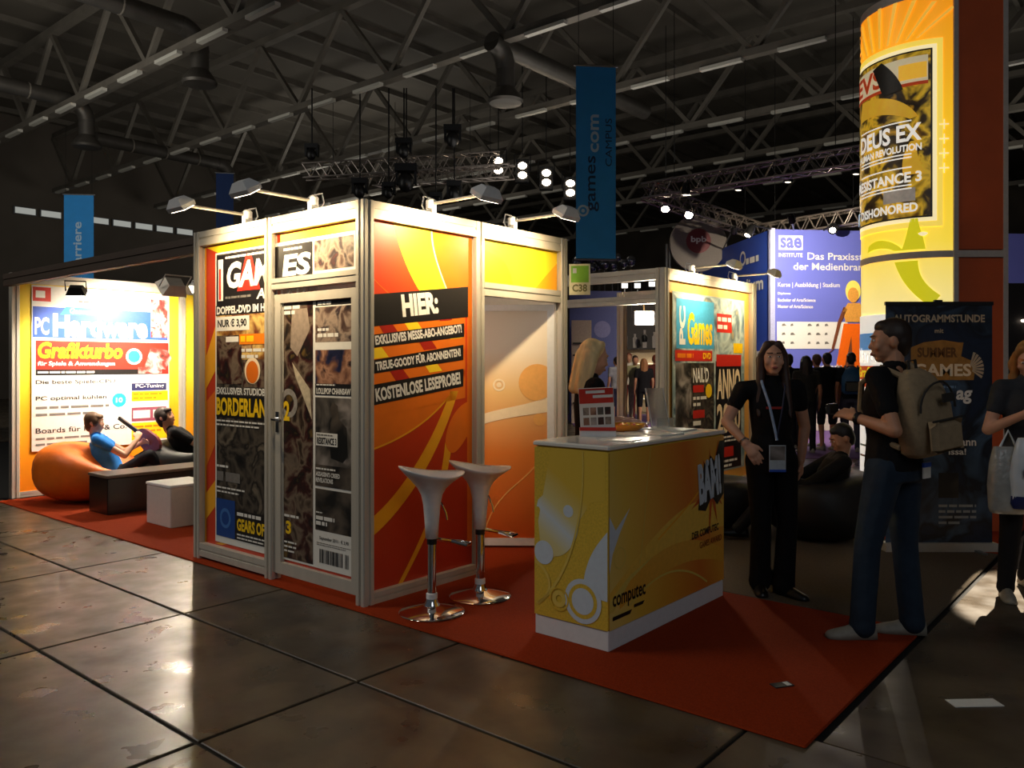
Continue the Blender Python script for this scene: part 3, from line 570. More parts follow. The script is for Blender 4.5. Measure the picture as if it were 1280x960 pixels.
sh.poly('printed_fade', [(0, .26), (.2, .36), (.45, .42), (.2, .33), (.04, .2), (0, .2)], GLD, 4)
cx, cy = 1.16, .72; pts = []
for i in range(22): a = 2*PI*i/22; rr = (.34, .13, .22, .12, .30, .12)[i % 6]*(.75 if i % 4 else 1.1); pts.append((max(.8, min(L-.01, cx+rr*math.cos(a)*.75)), min(1.02, cy+rr*math.sin(a))))
sh.poly('printed_burst', pts, mat('burst_orange_print', (206, 84, 20), .4, 0, .08), 5)
sh.poly('printed_shadow', [(.98, .60), (1.06, .88), (1.10, .84), (1.14, .92), (1.20, .88), (1.27, 1.0), (1.34, 1.0), (1.33, .66), (1.24, .60), (1.16, .66), (1.08, .58)], BLACK, 6)
sh.txt('BAM!', 1.0, .62, .31, .26, PBL, 7, .05, .08, .15); sh.disc('printed_spot', 1.10, .875, .022, PBL, 7)
sh.txt('DER COMPUTEC', .90, .43, .36, .045, mat('dark_brown_print', (50, 26, 14), .45), 6, .03, .0, .02); sh.txt('GAMES AWARD', 1.0, .36, .3, .04, mat('dark_orange_print', (150, 76, 20), .45), 6, .03, 0, .02)
sh.txt('computec', .03, .20, .33, .095, BLACK, 6, .02); sh.poly('printed_underline', [(.03, .175), (.22, .175), (.20, .155), (.03, .155)], BLACK, 6); sh.poly('printed_underline', [(.24, .195), (.35, .195), (.33, .178), (.24, .178)], BLACK, 6)
CT = 1.078
# leaflet display, papers, bowl, holder on the counter
t = thing('leaflet_display', 'tilted red and white leaflet display standing on the counter', 'leaflet stand', TZ(.50, 4.72, CT, math.radians(-4)))
lm = MB(); lm.m = Matrix.Translation((0, 0, .045)) @ Matrix.Rotation(math.radians(12), 4, 'X') @ Matrix.Rotation(math.radians(-3), 4, 'Y'); lm.box(-.10, -.004, 0, .10, .004, .245); build('leaflet', lm, WPRINT, t)
build('tray', MB().box(-.105, -.03, 0, .105, .09, .045), WHITE, t); build('tray_lip', MB().box(-.105, -.036, .035, .105, -.03, .055), REDP, t)
build('printed_header', MB().add([tuple(lm.m @ Vector(v)) for v in ((-.098, -.006, .155), (.098, -.006, .155), (.098, -.006, .243), (-.098, -.006, .243))], [(0, 1, 2, 3)]), REDP, t, recalc=False)
for k in range(2): build('printed_strip', MB().add([tuple(lm.m @ Vector(v)) for v in ((-.06+.04*k, -.008, .215-.028*k), (.05+.045*k, -.008, .215-.028*k), (.05+.045*k, -.008, .232-.028*k), (-.06+.04*k, -.008, .232-.028*k))], [(0, 1, 2, 3)]), WPRINT, t, recalc=False)
for r_ in range(2):
    for k in range(4):
        x = -.08+k*.042; zz = .085-r_*.06; build('product_picture', MB().add([tuple(lm.m @ Vector(v)) for v in ((x, -.006, zz), (x+.034, -.006, zz), (x+.034, -.006, zz+.045), (x, -.006, zz+.045))], [(0, 1, 2, 3)]), [ARTP, ARTN, ARTG, ARTB][(k+r_) % 4], t, recalc=False)
PAP = mat('paper', (230, 228, 220), .55, 0, .03)
for i, (a, b, r_, w_, h_, lab) in enumerate([(.95, -1.28, .3, .21, .29, 'loose white leaflet on the counter, nearest the leaflet display'), (1.10, -1.38, -.2, .21, .29, 'white magazine lying flat on the counter beside the bowl'), (.62, -1.44, .1, .15, .21, 'small white flyer at the front edge of the counter'), (1.42, -1.3, .05, .22, .3, 'white booklet lying at the far end of the counter')]):
    o = build('leaflet', MB().box(-w_/2, -h_/2, 0, w_/2, h_/2, .004+.004*(i % 2)), PAP, None, SF(a, b, CT, r_)); tag(o, lab, 'leaflet')
t = thing('sweets_bowl', 'shallow glossy bowl of yellow orange sweets on the counter', 'bowl', SF(1.12, -1.17, CT))
build('bowl', MB().lathe([(.05, 0), (.08, .01), (.12, .035), (.13, .05), (.125, .05), (.11, .036), (.04, .012)], 24), mat('amber_glass', (214, 140, 30), .12, 0, .03), t, smooth=True)
for k in range(14):
    r_ = .08*math.sqrt(R.random()); a = R.random()*6.28; build('sweet', MB().ell((r_*math.cos(a), r_*math.sin(a), .035+.012*R.random()), (.018, .014, .01), 8), [YELP, ORAP, REDP][k % 3], t, smooth=True)
t = thing('acrylic_holder', 'clear acrylic leaflet holder with pale edges at the counter far end', 'leaflet holder', SF(1.50, -1.20, CT, -.3))
GLS = mat('clear_acrylic', (235, 240, 240), .08, 0, .01, trans=.92)
hm = MB(); hm.m = Matrix.Rotation(math.radians(-14), 4, 'X'); hm.box(-.075, -.0025, 0, .075, .0025, .27); build('back_plate', hm, GLS, t); build('front_lip', MB().box(-.075, -.05, 0, .075, -.046, .07), GLS, t); build('base', MB().box(-.075, -.05, 0, .075, .06, .004), GLS, t)
for sx in (-1, 1): e = MB(); e.m = hm.m; e.box(sx*.076-.003, -.004, 0, sx*.076+.003, .004, .27); build('edge', e, WPRINT, t)

# ------------------------------------------------------------------ bar stools
def stool(a, b, rot, zoff, label):
    t = thing('bar_stool', label, 'stool', SF(a, b, .012, rot), 'white plastic bar stools')
    build('base', MB().lathe([(.195, 0), (.198, .006), (.19, .012), (.10, .03), (.05, .045), (.035, .07), (.032, .09)], 36), CHROME, t, smooth=True)
    build('lower_collar', MB().lathe([(.034, .085), (.034, .115), (.026, .12)], 20), WHITE, t, smooth=True)
    build('column', MB().lathe([(.026, .11), (.026, .47+zoff)], 20), CHROME, t, smooth=True)
    build('upper_collar', MB().lathe([(.03, .41+zoff), (.03, .445+zoff)], 20), BLKPL, t, smooth=True)
    fr = build('foot_rest', MB().tube([(.025, 0, .44+zoff), (.12, .0, .42+zoff), (.2, .05, .40+zoff), (.235, .0, .40+zoff), (.2, -.05, .40+zoff), (.12, 0, .42+zoff)], .011, 8), CHROME, t, smooth=True)
    # seat shell: a flared stem growing into a saddle with raised ends
    rings = []; n = 28
    prof = [(.0, .036, 0), (.10, .042, 0), (.2, .05, .0), (.26, .062, .0), (.30, .085, .1), (.335, .125, .35), (.36, .165, .7), (.375, .19, 1.0), (.383, .192, 1.05), (.372, .172, 1.0), (.35, .13, .7), (.335, .07, .3), (.33, .01, 0)]
    for z, r, sd in prof:
        rg = []
        for i in range(n):
            an = 2*PI*i/n; x = r*math.cos(an)*1.04; y = r*math.sin(an)*.98
            lift = sd*(.052*((1-math.cos(an))/2)**1.4+.012*max(0, math.cos(an))**2-.014*abs(math.sin(an))**2)
            rg.append((x, y, z+lift+.445+zoff-.0))
        rings.append(rg)
    build('seat_shell', MB().loft(rings), WHITE, t, smooth='all')
    build('height_lever', MB().tube([(.05, -.03, .66+zoff), (.075, -.055, .6+zoff), (.08, -.06, .56+zoff)], .006, 6), CHROME, t, smooth=True)
stool(.20, -.385, -.55, 0, 'white plastic bar stool with chrome base, nearer to the camera, left one')
stool(.63, -.385, -.75, -.01, 'white plastic bar stool with chrome base near the doorway, right one')

# ------------------------------------------------------------------ lounge on the left
lw = thing('lounge_wall', 'bright lounge back wall with yellow edges carrying the hardware magazine poster', 'booth wall', SF(0, 0, .012))
for a in (.13, 2.07, 4.0): post(lw, a, 6.14, w=.085)
rail(lw, (.17, 6.14), (2.03, 6.14), 2.39, 2.5); rail(lw, (2.11, 6.14), (3.96, 6.14), 2.39, 2.5); rail(lw, (.17, 6.14), (2.03, 6.14), 0, .06, .045)
YG = grad('lounge_yellow_print', [(0, (238, 130, 20)), (.4, (244, 180, 30)), (.6, (250, 220, 60)), (1, (248, 214, 50))], 'Z', 0, 2.4)
infill(lw, (.17, 6.14), (2.03, 6.14), .06, 2.39, YG); infill(lw, (2.11, 6.14), (3.96, 6.14), .06, 2.39, YG)
rail(lw, (.042, 2.05), (.042, 6.1), 2.34, 2.47, name='fascia_rail', m=mat('unlit_fascia', (72, 58, 48), .6, .2, .1, 3))  # dark brown puts the unlit front of the rail into its colour
t, sh = sheet_thing('magazine_poster', 'big white hardware magazine cover poster in the bright lounge', 'poster', FR(.30, 6.128, .012), 0, .5, 1.6, 2.38, WPRINT, .006)
BLP = mat('hardware_blue_print', (40, 84, 190), .45, 0, .06); CYP = mat('cyan_print', (40, 170, 200), .45, 0, .05); GBT = art('gadget_print', [(40, 30, 34), (150, 60, 50), (200, 190, 190), (80, 70, 80)], 7, 14)
sh.rect('printed_header', .01, 2.2, .2, 2.36, REDP, 1); sh.lines(.04, 2.23, .18, 2.33, 1, WPRINT, 2, .8); sh.lines(.5, 2.20, 1.2, 2.24, 1, GREYP, 2, .5); sh.rect('printed_header', .01, 1.79, 1.58, 2.14, BLP, 1); sh.rect('printed_picture', 1.36, 1.82, 1.58, 2.3, GBT, 2)
sh.txt('Hardware', .22, 1.80, 1.1, .27, WPRINT, 3, .05); sh.txt('PC', .03, 1.82, .15, .2, WPRINT, 3, .03); sh.poly('printed_label', [(.3, 2.06), (.66, 2.06), (.72, 2.15), (.36, 2.15)], CYP, 4); sh.txt('Games', .4, 2.075, .24, .06, CRE, 5, .02)
sh.rect('printed_field', .04, 1.36, 1.59, 1.755, REDP, 1); sh.txt('Grafikturbo', .06, 1.55, .95, .19, YELP, 3, .04, .15); sh.txt('für Spiele & Anwendungen', .06, 1.455, .86, .065, WPRINT, 3, .03, .1); sh.rect('printed_strip', .04, 1.36, 1.4, 1.425, BLACK, 2); sh.lines(.06, 1.37, 1.1, 1.415, 1, WPRINT, 3, .5)
sh.disc('printed_badge', 1.15, 1.58, .1, WPRINT, 3); sh.disc('printed_badge', 1.15, 1.58, .075, CYP, 4); sh.poly('printed_picture', [(1.28, 1.45), (1.36, 1.7), (1.58, 1.66), (1.63, 1.56), (1.55, 1.42)], GBT, 4); sh.rect('printed_picture', 1.2, 1.37, 1.5, 1.45, GBT, 5)
sh.txt('Die beste Spiele-CPU', .04, 1.245, .88, .06, BLACK, 2, .01); sh.txt('PC optimal kühlen', .04, 1.06, .78, .06, BLACK, 2, .01); sh.lines(.04, .87, .85, 1.03, 2, GREYP, 2, .35); sh.txt('Boards für Intel & Co.', .04, .70, 1.02, .06, BLACK, 2, .01); sh.lines(.04, .54, .8, .67, 2, GREYP, 2, .35)
sh.disc('printed_badge', .97, 1.05, .085, CYP, 3); sh.txt('10', .93, 1.02, .08, .06, WPRINT, 4, .02); sh.rect('printed_strip', 1.12, 1.16, 1.56, 1.25, mat('navy_print', (44, 44, 90), .45), 2); sh.txt('PC-Tuning', 1.17, 1.18, .36, .06, WPRINT, 3, .02); sh.rect('printed_field', 1.12, 1.03, 1.58, 1.15, YELP, 2); sh.lines(1.14, 1.04, 1.5, 1.14, 2, ORAP, 3, .4)
sh.rect('printed_field', 1.12, .78, 1.56, .95, mat('plum_print', (150, 70, 90), .45), 2); sh.lines(1.14, .80, 1.54, .93, 1, WPRINT, 3, .75); sh.rect('printed_field', 1.12, .55, 1.58, .76, YELP, 2); sh.lines(1.14, .57, 1.5, .74, 3, ORAP, 3, .4)
# lamps over the lounge
def flood(name, label, loc, target, power, head=BLKPL, size=.09, col=HALO, angle=130, lensm=LENS):
    loc = Vector(loc); M = Matrix.Translation(loc) @ (Vector(target)-loc).to_track_quat('-Z', 'Y').to_matrix().to_4x4()
    t = thing(name, label, 'lamp', M)
    s_ = size
    build('lamp_head', MB().loft([[(-s_*.7, -s_*.5, s_*.9), (s_*.7, -s_*.5, s_*.9), (s_*.7, s_*.5, s_*.9), (-s_*.7, s_*.5, s_*.9)], [(-s_*1.1, -s_*.8, 0), (s_*1.1, -s_*.8, 0), (s_*1.1, s_*.8, 0), (-s_*1.1, s_*.8, 0)]]), head, t)
    build('lens', MB().box(-s_, -s_*.7, -.006, s_, s_*.7, .001), lensm, t)
    build('bracket', MB().tube([(-s_*1.15, 0, s_*.3), (-s_*1.15, 0, s_*1.6), (s_*1.15, 0, s_*1.6), (s_*1.15, 0, s_*.3)], .008, 6), head, t)
    spot('lamp_light', M @ Vector((0, 0, -.02)), target, power, col, angle, .7, .06, t); return t
flood('flood_lamp', 'black flood lamp hanging before the red corner of the lounge poster', W(.55, 5.55, 2.28), W(.9, 6.1, 1.0), 120)
flood('flood_lamp', 'silver flood lamp glaring above the centre of the lounge poster', W(1.45, 5.2, 2.36), W(1.4, 6.1, 1.5), 330, ALU, .14)
flood('flood_lamp', 'small cream flood lamp at the right top of the lounge', W(1.95, 5.5, 2.42), W(.6, 4.4, .0), 330, WHITE)
# furniture
BLKG = mat('black_lacquer', (16, 14, 14), .28, 0, .1); 
t = thing('lounge_bench', 'long low black lounge table in front of the beanbags', 'bench', SF(.33, 4.28, .012))
build('table_body', MB().bbox(0, 0, 0, 1.5, .42, .36, .008), BLKG, t); build('table_top', MB().bbox(-.008, -.008, .36, 1.508, .428, .39, .006), mat('grey_brown_table_top', (96, 84, 74), .35, 0, .05), t)
t = thing('side_table', 'white cube side table before the black lounge table', 'table', SF(.42, 3.2, .012))
build('cube_body', MB().bbox(0, 0, 0, .42, .46, .36, .008), mat('white_lacquer', (206, 196, 190), .35, 0, .03), t); build('table_top', MB().bbox(-.006, -.006, .36, .426, .466, .385, .006), WHITE, t)
t = thing('cube_stool', 'black cube seat half hidden by the booth edge', 'seat', SF(.62, 2.6, .012))
build('seat_body', MB().bbox(0, 0, 0, .45, .5, .45, .012), BLKG, t); build('cushion', MB().bbox(.01, .01, .45, .44, .49, .52, .02), mat('black_leatherette', (20, 18, 18), .45, 0, .1), t)
def beanbag(label, M, rx, ry, h, m, dent=(0, 0, .3), seed=1, lean=0):
    rr = random.Random(seed); n = 30; rings = []
    ph = [rr.uniform(0, 6.28) for _ in range(4)]
    for i in range(1, 18):
        t_ = PI*i/18; rg = []
        for k in range(n):
            an = 2*PI*k/n; wob = 1+.035*math.sin(3*an+ph[0]+2*t_)+.02*math.sin(5*an+ph[1]+3*t_)
            s_ = math.sin(t_)**.75; x = rx*s_*math.cos(an)*wob; y = ry*s_*math.sin(an)*wob; z = h*.5*(1-math.cos(t_)*abs(math.cos(t_))**-.25 if abs(math.cos(t_)) > .02 else 1)
            z *= 1+lean*x/rx
            d2 = ((x-dent[0])**2+(y-dent[1])**2)/.07; z -= dent[2]*h*math.exp(-d2)*(z/h)**2
            rg.append((x, y, max(z, 0)))
        rings.append(rg)
    o = build('beanbag', MB().loft(rings), m, None, M, smooth='all'); tag(o, label, 'beanbag'); return o
ORB = mat('orange_beanbag_nylon', (236, 112, 14), .5, 0, .06, 8, bump=.3, bscale=12); BKB = mat('black_beanbag_nylon', (20, 19, 19), .55, 0, .1, 8, bump=.3, bscale=12)
beanbag('plump orange beanbag at the left lounge edge with a boy in blue on it', SF(.62, 5.38, .012, -TH), .56, .46, .62, ORB, (.30, -.05, .6), 3, -.12)
beanbag('black beanbag under the boy in black in the lounge', SF(1.62, 5.15, .012, -TH), .52, .45, .66, BKB, (.1, -.05, .55), 5)
beanbag('large black beanbag under the person reading on the grey carpet', TZ(2.66, 6.95, .012), .50, .46, .64, BKB, (-.1, 0, .5), 6)
beanbag('black beanbag partly hidden behind the standing woman and counter end', TZ(1.86, 7.3, .012), .36, .38, .56, BKB, (0, 0, .3), 8)

# ------------------------------------------------------------------ yellow column
P1 = Vector((3.94, 7.2, .012)); Rr = .55; HC = 4.82
t = thing('advertising_column', 'tall rounded yellow column with brown side and grey edges at the right', 'column', Matrix.Translation(P1))
n = 40
arc = [(-Rr*math.sin(PI*i/n), Rr-Rr*math.cos(PI*i/n)) for i in range(n+1)]
CY = bpy.data.materials.new('glowing_column_print'); CY.use_nodes = True
def column_mat(m):
    nt = m.node_tree; p = nt.nodes['Principled BSDF']; tc = nt.nodes.new('ShaderNodeTexCoord'); sx = nt.nodes.new('ShaderNodeSeparateXYZ'); nt.links.new(tc.outputs['Object'], sx.inputs[0])
    mr = nt.nodes.new('ShaderNodeMapRange'); mr.inputs[1].default_value = 0; mr.inputs[2].default_value = 5; nt.links.new(sx.outputs['Z'], mr.inputs[0])
    rp = nt.nodes.new('ShaderNodeValToRGB'); cr = rp.color_ramp
    st = [(0, (250, 236, 200)), (.35, (252, 236, 170)), (.52, (255, 222, 70)), (.66, (250, 206, 40)), (.86, (246, 170, 30)), (1, (240, 140, 20))]
    while len(cr.elements) < len(st): cr.elements.new(.5)
    for e, (a, c) in zip(cr.elements, st): e.position = a; e.color = rgb(*c)
    nt.links.new(mr.outputs[0], rp.inputs[0]); nt.links.new(rp.outputs[0], p.inputs['Base Color']); nt.links.new(rp.outputs[0], p.inputs['Emission Color']); p.inputs['Emission Strength'].default_value = .78; p.inputs['Roughness'].default_value = .4
column_mat(CY)
def arcpanel(z0, z1, m, name, i0=0, i1=n, off=0, parent=t, nz=1):
    vs = []; fs = []; q = i1-i0+1
    for k in range(nz+1):
        for i in range(i0, i1+1): a = PI*i/n; vs.append((-(Rr+off)*math.sin(a), Rr-(Rr+off)*math.cos(a), z0+(z1-z0)*k/nz))
    for k in range(nz):
        for i in range(q-1): fs.append((k*q+i+1, k*q+i, (k+1)*q+i, (k+1)*q+i+1))
    return build(name, MB().add(vs, fs), m, parent, smooth='all', recalc=False)
arcpanel(0, 2.44, CY, 'curved_panel', off=-.004); arcpanel(2.5, HC, CY, 'curved_panel', off=-.004)
GRT = mat('grey_column_trim', (190, 180, 172), .5, .1, .05); BRN = mat('brown_side_board', (196, 84, 34), .55, 0, .08, 3)
arcpanel(2.44, 2.5, GRT, 'band', off=.004); arcpanel(HC-.03, HC+.05, GRT, 'top_rim', off=.004)
build('core', MB().box(0, .02, 0, .46, 1.08, HC), BRN, t)
for z0, z1 in ((.0, 2.43), (2.51, HC)): build('side_board', MB().box(.03, -.004, z0, .43, .02, z1), BRN, t)
for x in (-.012, .43): build('edge_trim', MB().box(x, -.012, 0, x+.042, .03, HC+.02), GRT, t)
build('cross_trim', MB().box(.03, -.010, 2.44, .43, .02, 2.5), GRT, t)
# curved poster: columns u along the arc (angle index), v height
def arcmap(mb_pts, off):
    out = []
    for u, v in mb_pts: a = u/Rr; out.append((-(Rr+off)*math.sin(a), Rr-(Rr+off)*math.cos(a), v))
    return out
ARCQ = []
class ArcSheet(Sheet):
    def grid(s, name, x0, y0, x1, y1, m, l):
        N = max(2, int((x1-x0)/.03)+1); o = .003+l*.002; vs = arcmap([(x0+(x1-x0)*i/N, y) for y in (y0, y1) for i in range(N+1)], o)
        return build(name, MB().add(vs, [(i+1, i, N+1+i, N+2+i) for i in range(N)]), m, s.r, smooth='all', recalc=False)
    def aband(s, name, A, B, m, l):
        N = 6 if len(A) == 2 else 1
        if len(A) == 2: A = [tuple(A[0][k]+(A[1][k]-A[0][k])*i/N for k in (0, 1)) for i in range(N+1)]; B = [tuple(B[0][k]+(B[1][k]-B[0][k])*i/N for k in (0, 1)) for i in range(N+1)]
        M_ = 5; o = .003+l*.002; q = len(A); vs = []
        for j in range(M_+1): vs += arcmap([(a[0]+(b[0]-a[0])*j/M_, a[1]+(b[1]-a[1])*j/M_) for a, b in zip(A, B)], o)
        return build(name, MB().add(vs, [(j*q+i, j*q+i+1, (j+1)*q+i+1, (j+1)*q+i) for j in range(M_) for i in range(q-1)]), m, s.r, smooth='all')
    def atxt(s, t_, x, y, w_, h, m, l=4, bold=.03, rot=0):
        cu = bpy.data.curves.new('txt', 'FONT'); cu.body = t_; cu.size = 1; cu.offset = bold; cu.resolution_u = 3
        ob = bpy.data.objects.new('txt', cu); COL.objects.link(ob); ARCQ.append((ob, s.r, x, y, w_, h, .003+l*.002, m))
pt = thing('column_poster', 'glowing games magazine poster wrapped around the yellow column', 'poster', Matrix.Translation(P1)); ash = ArcSheet(pt)
# u measured from the right edge of the column, growing to the left
GA = art('golden_hero_print', [(30, 22, 14), (110, 76, 20), (236, 190, 50), (60, 44, 22), (20, 16, 14), (200, 150, 40)], 4, 21, es=.35); GW = mat('glow_print', (255, 240, 190), .4, 0, .02, emit=(255, 236, 180), es=.75); LW = mat('lit_white_print', (245, 240, 230), .4, 0, .02, emit=(245, 240, 230), es=.6); LK = mat('lit_black_print', (40, 34, 26), .4, 0, .15)
LR = mat('lit_red_print', (200, 70, 30), .4, 0, .05, emit=(200, 70, 30), es=.3); LO = mat('lit_orange_print', (250, 190, 60), .4, 0, .05, emit=(250, 190, 60), es=.5); LB = mat('lit_blue_print', (90, 150, 210), .4, 0, .05, emit=(90, 150, 210), es=.4)
ux0, ux1 = .20, 1.10; pz0, pz1 = 2.82, 4.30
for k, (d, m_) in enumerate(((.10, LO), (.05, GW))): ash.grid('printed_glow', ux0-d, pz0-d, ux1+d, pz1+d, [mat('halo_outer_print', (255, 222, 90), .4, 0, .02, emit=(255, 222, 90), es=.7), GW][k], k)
ash.grid('poster_border', ux0-.015, pz0-.015, ux1, pz1+.015, LK, 2); ash.grid('printed_picture', ux0, pz0, ux1, pz1, GA, 3)
ash.grid('printed_header', ux0+.02, 4.02, ux1, 4.26, mat('lit_cream_print', (226, 210, 170), .4, 0, .05, emit=(226, 210, 170), es=.4), 4); ash.grid('printed_box', ux0+.03, 4.06, ux0+.26, 4.2, LO, 5); ash.grid('printed_strip', ux0+.02, 4.0, ux1, 4.03, LR, 5)
ash.atxt('EVS', .60, 4.05, .42, .18, LR, 6)
LG = mat('lit_gold_print', (226, 176, 50), .4, 0, .2, 8, emit=(226, 176, 50), es=.4)
ash.aband('printed_shape', bez((.30, 3.72), (.4, 3.9), (.6, 3.98), (.9, 3.99)), bez((.36, 3.70), (.5, 3.78), (.7, 3.84), (.95, 3.80)), LG, 7); ash.aband('printed_shape', bez((.42, 3.98), (.45, 4.1), (.55, 4.22), (.62, 4.28)), bez((.60, 3.96), (.64, 4.05), (.68, 4.16), (.72, 4.24)), LK, 7); ash.aband('printed_shape', bez((.24, 3.2), (.3, 3.3), (.32, 3.42), (.3, 3.5)), bez((.42, 3.2), (.44, 3.3), (.42, 3.42), (.36, 3.5)), LG, 4)
ash.atxt('DEUS EX', .27, 3.50, .66, .16, LW, 8); ash.atxt('HUMAN REVOLUTION', .27, 3.41, .68, .065, LW, 8); ash.atxt('RESISTANCE 3', .27, 3.13, .72, .095, LW, 8); ash.atxt('DISHONORED', .30, 2.86, .62, .085, LW, 8)
for y in (3.38, 3.35, 3.26, 3.10, 3.07, 3.68): ash.grid('small_print', .35, y, .92, y+.012, LW, 8)
ash.grid('printed_shape', .32, 2.96, .6, 3.08, mat('lit_grey_print', (170, 160, 150), .4, 0, .3, 12, emit=(170, 160, 150), es=.3), 7); ash.grid('printed_box', .98, 2.83, 1.08, 2.95, LB, 8)
# rays above and stars and swirls below the poster, lower poster on the column foot
RAYM = mat('ray_print', (255, 196, 70), .4, 0, .03, emit=(255, 196, 70), es=.6)
for k in range(9):
    u = .65+(k-4)*.085; u2 = .65+(k-4)*.16; ash.aband('printed_ray', [(u-.012, 4.42), (u2-.02, 4.8-.008*(k-4)**2)], [(u+.012, 4.42), (u2+.02, 4.8-.008*(k-4)**2)], RAYM, 1)
for k in range(4): ash.grid('printed_star', .05, 3.62-.13*k, .13, 3.632-.13*k, GW, 1); ash.grid('printed_star', .085, 3.58-.13*k, .095, 3.67-.13*k, GW, 1)
LIMG = mat('lime_swirl_print', (224, 214, 30), .4, 0, .04, emit=(224, 214, 30), es=.6)
ash.aband('printed_swirl', bez((.24, 2.52), (.26, 2.66), (.3, 2.74), (.3, 2.8)), bez((.44, 2.52), (.4, 2.6), (.38, 2.74), (.36, 2.8)), LIMG, 1); ash.aband('printed_swirl', bez((.42, 2.52), (.5, 2.62), (.66, 2.68), (.80, 2.6)), bez((.5, 2.52), (.56, 2.56), (.66, 2.58), (.82, 2.54)), LIMG, 1)
ash.aband('printed_swirl', bez((.5, 2.42), (.46, 2.3), (.4, 2.15), (.2, 2.0)), bez((.30, 2.42), (.3, 2.3), (.26, 2.2), (.12, 2.1)), LIMG, 1); ash.aband('printed_swirl', bez((.2, 2.0), (.3, 2.02), (.4, 2.04), (.5, 2.0)), bez((.14, 1.92), (.3, 1.96), (.4, 1.97), (.5, 1.95)), LIMG, 1); ash.aband('printed_spot', bez((.30, 2.66), (.28, 2.68), (.24, 2.68), (.22, 2.66)), bez((.30, 2.66), (.28, 2.63), (.24, 2.63), (.22, 2.66)), GW, 2)
ash.grid('poster_sheet', .28, .4, 1.1, 1.95, LW, 2); ash.grid('printed_header', .3, 1.62, 1.08, 1.78, LB, 3); ash.atxt('Hardware', .34, 1.5, .7, .14, LW, 5); ash.grid('printed_strip', .3, 1.34, 1.08, 1.47, LR, 3); ash.atxt('Grafikturbo', .36, 1.36, .68, .1, mat('lit_yellow_print', (230, 210, 40), .4, 0, .03, emit=(230, 210, 40), es=.5), 5); ash.grid('printed_strip', .3, 1.27, 1.08, 1.32, LR, 3)
for y in (.9, 1.0, 1.1, .7, .6): ash.grid('small_print', .4, y, 1.0, y+.02, mat('grey_text_print', (140, 136, 130), .5), 4)

# ------------------------------------------------------------------ roll-up banner
rw = .85
t = thing('roll_up_banner', 'dark blue roll-up banner headed AUTOGRAMMSTUNDE behind the man with the backpack', 'banner', frame(Vector((2.98, 6.45, .012)), (1, .0, 0)))
RBM = art('night_blue_banner_print', [(10, 14, 24), (22, 36, 60), (14, 20, 32), (60, 84, 110), (16, 26, 44)], 2.2, 31, warp=1.2)
build('banner_sheet', MB().box(.0, .06, -.004, rw, 1.96, .0), RBM, t); build('base_cassette', MB().box(-.02, 0, -.06, rw+.02, .065, .05), ALU, t); build('top_clip', MB().box(-.005, 1.955, -.014, rw+.005, 1.985, .01), BLKPL, t); build('support_pole', MB().tube([(rw/2, .06, -.03), (rw/2, 1.97, -.02)], .012, 8), ALUD, t)
build('pole_hook', MB().box(rw/2-.03, 1.98, -.03, rw/2+.03, 2.0, .0), BLKPL, t)
for x in (.15, .7): build('foot', MB().box(x-.02, -.0, -.2, x+.02, .015, .16), ALUD, t)
sh = Sheet(t, .0005, .001); GOLD = mat('dull_gold_print', (170, 120, 50), .45, 0, .15, 20); TAN = mat('tan_print', (196, 176, 146), .45, 0, .08)
sh.txt('AUTOGRAMMSTUNDE', .06, 1.82, .73, .062, TAN, 2, .03); sh.txt('mit', .39, 1.735, .07, .035, TAN, 2, .02)
sh.poly('printed_emblem', [(.2, 1.62), (.3, 1.66), (.45, 1.68), (.58, 1.66), (.62, 1.66), (.6, 1.55), (.72, 1.5), (.7, 1.36), (.2, 1.36)], GOLD, 2); sh.txt('GAMES', .22, 1.39, .46, .10, CRE, 4, .03); sh.txt('SUMMER', .25, 1.54, .32, .08, mat('brown_gold_print', (110, 70, 24), .45), 4, .04)
for k in range(8): a = -.5+k*.24; sh.stroke('printed_feather', [(.66+.03*math.cos(a), 1.45+.03*math.sin(a)), (.66+.12*math.cos(a), 1.45+.14*math.sin(a))], (.008, .022), TAN, 5)
sh.lines(.4, 1.29, .62, 1.32, 1, mat('steel_blue_print', (110, 140, 170), .45), 2, .6)
sh.txt('ag', .56, 1.17, .13, .11, WPRINT, 3, .03, .1); sh.txt('mann', .53, .835, .19, .045, WPRINT, 3, .02); sh.txt('issa!', .50, .765, .14, .05, WPRINT, 3, .02)
sh.lines(.42, .20, .72, .38, 4, mat('pale_grey_print', (150, 156, 160), .45), 3, .45)
sh.rect('printed_picture', .42, .42, .58, .62, ARTK, 2)

# floor litter
o = build('paper_sheet', MB().box(-.11, -.04, .0, .11, .04, .003), PAP, None, TZ(2.045, 3.577, .0, .05)); tag(o, 'white paper slip on the dark floor at lower right', 'paper')
o = build('paper_tag', MB().box(-.05, -.025, .0, .05, .025, .004), mat('dark_tag', (40, 36, 34), .5), None, TZ(1.25, 3.745, .013, .3)); tag(o, 'small dark tag dropped on the orange carpet', 'tag')
build('white_stripe', MB().box(.015, -.02, .004, .04, .02, .005), PAP, o)

